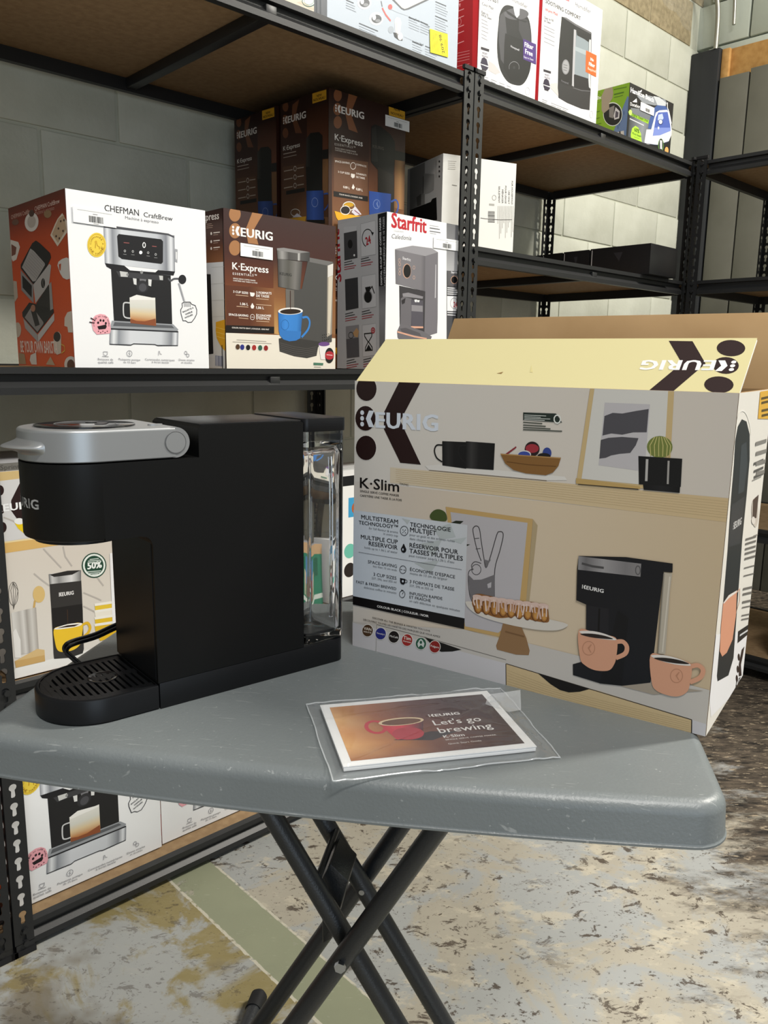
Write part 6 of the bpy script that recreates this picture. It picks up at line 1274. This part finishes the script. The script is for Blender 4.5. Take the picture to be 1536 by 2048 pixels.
a.poly([(1158, 505), (1210, 200), (1180, 150), (1165, 180)], '#f3f2f1', 1); a.poly([(1345, 500), (1450, 550), (1445, 765), (1340, 712)], '#e8641e', 7); a.text('No', (1388, 600), (1420, 612), '#fff', 8, bold=.03); a.text('Filter', (1372, 648), (1432, 672), '#fff', 8, bold=.03); a.text('Required', (1362, 690), (1440, 722), '#fbd9c4', 8, bold=.02)
trusted(a, 925, 685, 0.9); a.poly([(1075, 960), (1000, 880), (990, 830), (1060, 820)], '#d2cecb', 1)
for x in (910, 1000, 1055, 1112): a.bars((x, 980 + (x - 900) * .4), 60, 2, 20, '#a9a7ac', 6, L=2, sl=.4)
a.ring((1398, 1135), 16, 35, 5, '#b9b7bc', 2, 14)
WM_F = a.build('front_print'); s = Art(CD, CH, None, '#c41c28'); s.poly([(0.9, 0), (1, 0), (1, 1), (0.9, 1)], '#dc2832')
shelf_carton('white warm mist humidifier box with orange tag beside the block wall', 1.902, 1.404, ZT, HW, CD, CH, M['white_carton'], {'front': WM_F, 'left': s.build('left_print')}, group='humidifier boxes')
IW, ID, IH = 0.284, 0.16, 0.158
a = Art(IW, IH, face_quad(2.370, 1.405, ZT, IW, ID, IH, 'front'), '#17181a').z(1180, 150, 8.533)
a.grad(((680, 640), (1080, 800), (1000, 1260), (640, 1100)), [(0, '#3f4448'), (0.6, '#8b9094'), (1, '#4a4e52')], 1); a.poly([(800, 360), (1000, 350), (1120, 380), (1280, 420), (1320, 500), (1100, 520), (900, 480)], '#8d9297', 1); a.poly([(1080, 360), (1180, 380), (1290, 470), (1290, 530), (1150, 520)], '#c3c7ca', 2); a.poly([(690, 560), (860, 580), (1080, 690), (1000, 790), (720, 660)], '#73787d', 1)
a.L = 3; a.text('Hamilton Beach', (688, 292), (1085, 470), '#f2f2f2', bold=.03); a.poly([(835, 285), (885, 250), (870, 300)], '#f2f2f2'); a.poly([(720, 460), (790, 400), (800, 470)], '#f2f2f2'); a.text('Durathon', (684, 520), (850, 572), '#f2f2f2', bold=.015); a.poly([(640, 620), (700, 650), (1000, 775), (990, 835), (690, 690)], '#9ccc2f', 3); a.text('Digital Steam Iron', (705, 690), (985, 808), '#3a5a14', 4, bold=.02); a.ell((685, 640), 28, 50, '#bfe070', 4); a.stroke([(675, 745), (915, 860)], 16, '#e6e6e6')
a.poly([(695, 1090), (692, 1010), (715, 910), (770, 868), (820, 900), (865, 1000), (882, 1175)], '#b0e040', 3); a.text('60%', (750, 960), (835, 998), '#3a5a14', 4, bold=.03); a.text('More Steam', (718, 1010), (868, 1068), '#3a5a14', 4, bold=.02); a.stroke([(750, 1055), (840, 1090)], 8, '#6a9a24', 4); a.stroke([(712, 1090), (860, 1140)], 14, '#7aaa2c', 4)
a.poly([(1090, 560), (1150, 515), (1290, 535), (1330, 610), (1130, 620), (1040, 920), (985, 915), (1020, 740)], '#3f5a94', 3); a.poly([(1040, 930), (1075, 800), (1120, 640), (1180, 605), (1310, 595), (1345, 640), (1385, 860), (1395, 1000), (1340, 1130), (1150, 1190), (940, 1180), (925, 1140), (960, 930)], '#eceaea', 4); a.poly([(1090, 900), (1120, 720), (1160, 640), (1320, 630), (1365, 860), (1372, 950), (1190, 1030), (1065, 1040)], '#4b62b0', 5); a.poly([(1065, 1040), (1095, 900), (1372, 900), (1372, 955), (1190, 1030)], '#7b8ed0', 6); a.poly([(1160, 680), (1230, 660), (1250, 740), (1200, 800), (1150, 770)], '#b9c6e6', 7); a.ell((1200, 805), 42, 50, '#33447f', 7); a.ell((1198, 800), 30, 36, '#e6e6e4', 8); a.ell((1163, 905), 14, 24, '#e6e6e4', 8); a.ss([(1318, 470), (1318, 560), (1345, 640), (1385, 830)], 22, '#f2f2f2', 6); a.stroke([(935, 1165), (1150, 1200), (1340, 1140)], 8, '#2b3d63', 5)
a.ell((1205, 1200), 48, 115, '#5c8a3c', 7); a.ell((1205, 1190), 38, 100, '#24282a', 8); a.poly([(1185, 1110), (1225, 1120), (1225, 1270), (1190, 1260)], '#c9cccf', 9); a.ell((1303, 1290), 32, 62, '#e6a860', 6)
IR_F = a.build('front_print'); IR_STK = ('front',) + uvbox(a, ((850, 458), (1090, 560), (1078, 702), (846, 600))) + ('price',)
s = Art(ID, IH, face_quad(2.370, 1.405, ZT, IW, ID, IH, 'left'), '#86b022').z(1180, 150, 8.533)
s.poly([(400, 970), (640, 360), (665, 380), (630, 1075), (560, 1060)], '#6a82ac', 2)
for k in range(5): s.ell((480 + 25 * k, 890 - 60 * k), 10, 40, '#4d6690', 3, 10)
s.ell((390, 670), 165, 205, '#e6ece0', 3); s.ell((390, 672), 155, 190, '#1c1b1c', 4); s.poly([(330, 560), (420, 520), (400, 740), (330, 720)], '#8b8684', 5); s.poly([(440, 550), (510, 620), (500, 740), (420, 765), (405, 700)], '#d9d6da', 5); s.poly([(440, 610), (490, 640), (480, 720), (430, 735)], '#5a5460', 6)
s.poly([(200, 360), (250, 250), (270, 215), (385, 200), (400, 300), (385, 400), (330, 480), (330, 580), (230, 660), (200, 600)], '#a99a86', 5); s.ring((140, 390), 60, 80, 5, '#5c8416', 2, 18); s.text('10x', (95, 430), (195, 405), '#eef4e0', 3, bold=.03)
for p, q, w_ in (((410, 250), (630, 205), 14), ((412, 335), (580, 295), 24), ((412, 385), (565, 348), 12), ((95, 640), (170, 615), 14), ((95, 690), (115, 685), 12), ((95, 750), (165, 730), 12), ((100, 845), (195, 825), 12)): s.stroke([p, q], w_, '#4d7512', 3)
s.poly([(410, 990), (580, 950), (585, 1060), (500, 1035)], '#d9d4cc', 4); s.stroke([(510, 960), (520, 1030)], 24, '#141414', 5)
shelf_carton('black and green steam iron box at the right end of the top shelf', 2.370, 1.405, ZT, IW, ID, IH, M['black_carton'], {'front': IR_F, 'left': s.build('left_print')}, stickers=(IR_STK,))

# ---- lower shelf: small coffee maker box, and cartons seen through the water tank
MW, MD_, MH = 0.300, 0.22, 0.375
a = Art(MW, MH, face_quad(0.447, 1.425, ZL, MW, MD_, MH, 'front'), '#d8d1c6').z(0, 920, 4.452)
a.grad(((40, 760), (1300, 600), (1300, 1900), (120, 1900)), [(0, '#d6cdc2'), (0.5, '#d9d2c8'), (1, '#dcd7d0')], 0, vert=True)
a.poly([(-40, 110), (1300, -60), (1300, 30), (-30, 195)], '#cdb27c', 1); a.poly([(-30, 190), (1300, 30), (1300, 500), (30, 730)], '#d2d0cf', 1); a.poly([(20, 730), (1300, 560), (1300, 640), (40, 830)], '#d9b06a', 2); a.stroke([(30, 735), (1300, 570)], 14, '#e9d3a0', 3)
a.poly([(60, 1990), (140, 1850), (1300, 1560), (1300, 2048), (150, 2048)], '#eceae6', 2)
for c, r in (((0, 270), 34), ((10, 440), 30), ((22, 600), 36)): a.ell(c, r, r * 1.35, BRN, 3)
a.poly([(175, 205), (300, 175), (205, 385), (330, 590), (205, 600), (98, 450), (98, 360)], BRN, 3); a.keurig((-55, 470), (345, 415), '#f4f4f4', 4)
a.poly([(128, 560), (215, 540), (215, 655), (160, 610)], '#e6c51e', 3); a.ell((170, 545), 45, 28, '#e9e9e6', 4)
for pts in ([(30, 510), (110, 540), (180, 580)], [(385, 790), (470, 880), (545, 960)], [(560, 770), (580, 860), (640, 945)], [(300, 1010), (360, 1060), (440, 1120)], [(740, 1180), (860, 1230), (900, 1250)], [(740, 1300), (840, 1350)], [(860, 1040), (920, 1120)]): a.stroke(pts, 13, '#b9b2ab', 2)
for x in (95, 118, 140, 160): a.stroke([(120, 1330), (x, 1160), (115, 1090)], 3.5, '#5f5a54', 3)
a.ring((118, 1190), 42, 105, 4, '#5f5a54', 3, 18); a.ell((345, 1195), 54, 75, '#d8b878', 3); a.stroke([(310, 1250), (300, 1320)], 18, '#c9a562', 3)
a.grad(((100, 1360), (320, 1310), (345, 1700), (140, 1740)), [(0, '#dedbd6'), (0.3, '#b9b4ae'), (0.45, '#d6d2cd'), (0.6, '#a39d96'), (0.8, '#cfcbc5'), (1, '#a8a199')], 4); a.poly([(112, 1530), (140, 1500), (180, 1600), (185, 1760), (130, 1760)], '#e6e3df', 5); a.poly([(130, 1790), (330, 1680), (395, 1690), (400, 1790), (140, 1850)], '#d5b680', 4); a.poly([(130, 1790), (395, 1735), (400, 1790), (140, 1850)], '#c9a468', 5)
a.grad(((432, 1015), (720, 980), (720, 1075), (440, 1105)), [(0, '#6f6e6d'), (0.1, '#c9c8c7'), (0.3, '#8f8e8d'), (0.7, '#dcdbda'), (1, '#6f6e6d')], 5); a.poly([(440, 1020), (600, 985), (715, 980), (640, 1020), (480, 1040)], '#2b2928', 6)
a.poly([(440, 1105), (722, 1070), (735, 1340), (745, 1680), (735, 1720), (620, 1760), (480, 1770), (475, 1720), (455, 1330)], '#343231', 4); a.poly([(460, 1320), (730, 1280), (735, 1480), (470, 1500)], '#1e1c1c', 5); a.keurig((522, 1215), (655, 1195), '#efeceb', 6, 1.3); a.stroke([(598, 1330), (602, 1480)], 8, '#3a2a20', 6)
a.sp([(478, 1505), (560, 1475), (722, 1450), (728, 1560), (712, 1640), (650, 1690), (560, 1708), (510, 1690), (488, 1620)], '#ecc230', 7); a.sp([(480, 1500), (600, 1460), (722, 1450), (700, 1478), (540, 1505)], '#f0ece4', 8); a.poly([(500, 1497), (600, 1470), (705, 1460), (660, 1480)], '#2b1a12', 9); a.ss([(725, 1470), (775, 1450), (800, 1490), (780, 1540), (728, 1580)], 24, '#e0b32a', 6)
a.ell((836, 937), 110, 112, '#1f4534', 5); a.ell((836, 937), 100, 102, '#e9efe9', 6); a.ell((836, 937), 84, 86, '#1f4534', 7); a.text('50%', (775, 972), (905, 955), '#f2f5f2', 8, bold=.04, asp=1.1)
for y, w_ in ((880, 40), (895, 55), (910, 60), (990, 62), (1005, 52), (1018, 35)): a.stroke([(836 - w_, y + 5), (836 + w_, y - 5)], 8, '#c9d5cd', 8)
for y0, c1, c2 in ((1290, '#f0ece2', '#e6c33a'), (1350, '#f0ece2', '#ece6d8'), (1410, '#f0ece2', '#e2bb2c'), (1470, '#f0ece2', '#dfb524')): a.poly([(840, y0), (1010, y0 - 25), (1010, y0 + 40), (850, y0 + 62)], c2, 4); a.poly([(838, y0 - 12), (1012, y0 - 38), (1012, y0 - 15), (842, y0 + 10)], c1, 5)
a.poly([(850, 1530), (1060, 1490), (1060, 1560), (890, 1610)], '#e0b422', 6); a.poly([(975, 830), (1300, 760), (1300, 1420), (1000, 1460)], '#efeef0', 7)
MINI = a.build('front_print')
o = shelf_carton('cream coffee maker box with yellow mug, seen beneath the machine nose', 0.447, 1.425, ZL, MW, MD_, MH, M['white_carton'], {'front': MINI})
g = Art(0.29, 0.014, None, '#6f6c66'); g.text('Sprint', (0.02, 0.8), (0.13, 0.8), '#4a4742')
shelf_carton('thin flat grey carton lying on top of the cream coffee maker box', 0.450, 1.428, ZL + MH, 0.29, 0.20, 0.014, M['grey_carton'], {'front': g.build('front_print')}, flaps=False)
def plain_print(w, h, base, items):
    a = Art(w, h, None, base)
    for it in items:
        if it[0] == 'e': a.ell((it[1], it[2]), it[3], it[3] * w / h, it[4], it[5])
        elif it[0] == 'p': a.poly(it[1], it[2], it[3])
        else: a.text(it[1], it[2], it[3], it[4], 3, bold=.02)
    return a.build('front_print')
LW, LH = 0.26, 0.30
pw = plain_print(LW, LH, '#f2f2f0', [('p', [(0, 0), (1, 0), (1, .08), (0, .08)], '#17171a', 1), ('p', [(.1, .18), (.9, .18), (.9, .34), (.1, .34)], '#3f9fd0', 1), ('e', .2, .27, .06, '#b5623a', 2), ('e', .5, .27, .07, '#e9e4dc', 2), ('e', .12, .62, .07, '#6fc0ac', 1), ('e', .12, .78, .07, '#2a2422', 1), ('e', .34, .62, .07, '#4a7fb0', 1), ('e', .34, .78, .07, '#c8323c', 1), ('e', .56, .78, .08, '#c8323c', 1), ('e', .56, .62, .07, '#3a3a3c', 1), ('p', [(.7, .5), (.95, .5), (.95, .9), (.7, .9)], '#2d8a6a', 1)])
shelf_carton('white box with coloured discs on the lower shelf, seen beside the water tank', 1.215, 1.42, ZL, LW, 0.2, LH, M['white_carton'], {'front': pw})
gw = plain_print(0.23, 0.28, '#2f7f62', [('p', [(0, 0), (1, 0), (1, .16), (0, .16)], '#c9a57c', 1), ('p', [(.08, .22), (.5, .2), (.42, .62), (.1, .6)], '#4b7fa8', 1), ('p', [(.1, .5), (.3, .5), (.3, .8), (.1, .8)], '#a5564a', 2), ('p', [(.4, .45), (.62, .4), (.55, .8), (.42, .8)], '#c9b9a0', 2), ('p', [(0, .84), (1, .8), (1, .88), (0, .9)], '#d5dcd2', 1), ('p', [(.6, .22), (.9, .22), (.9, .5), (.65, .55)], '#1f5f48', 1)])
shelf_carton('green picture box on the lower shelf, seen through the clear water tank', 0.965, 1.45, ZL, 0.23, 0.2, 0.28, M['grey_carton'], {'front': gw})
bx = carton('brown carton on the lowest shelf of the right-edge shelving unit', W(2.86, 0.98, 0.085), YAW - math.pi / 2, 0.4, 0.3, 0.22, M['kraft'], {})

# ---- lettering on the machine nose, wrapped around the curve
def nose_logo():
    a = Art(0.060, 0.02); a.keurig((0.0, 0.95), (1.0, 0.95), '#c9c9c9', 1, 0.82)
    rr, cx, cy = 0.0603, -0.049, 0.060; zc = 0.226; v = []
    a2 = -0.055                                              # arc centre offset
    for x, y, z in a.v:
        th = (0.030 - x) / rr
        v.append((cx - rr * math.cos(th), cy + rr * math.sin(th), zc + y))
    me = bpy.data.meshes.new('logo'); me.from_pydata(v, [], a.f); me.materials.append(mat('silver_lettering', C('#c4c4c4'), 0.4, 0.3))
    o = link('logo_lettering', me, None, MACHINE)
nose_logo()
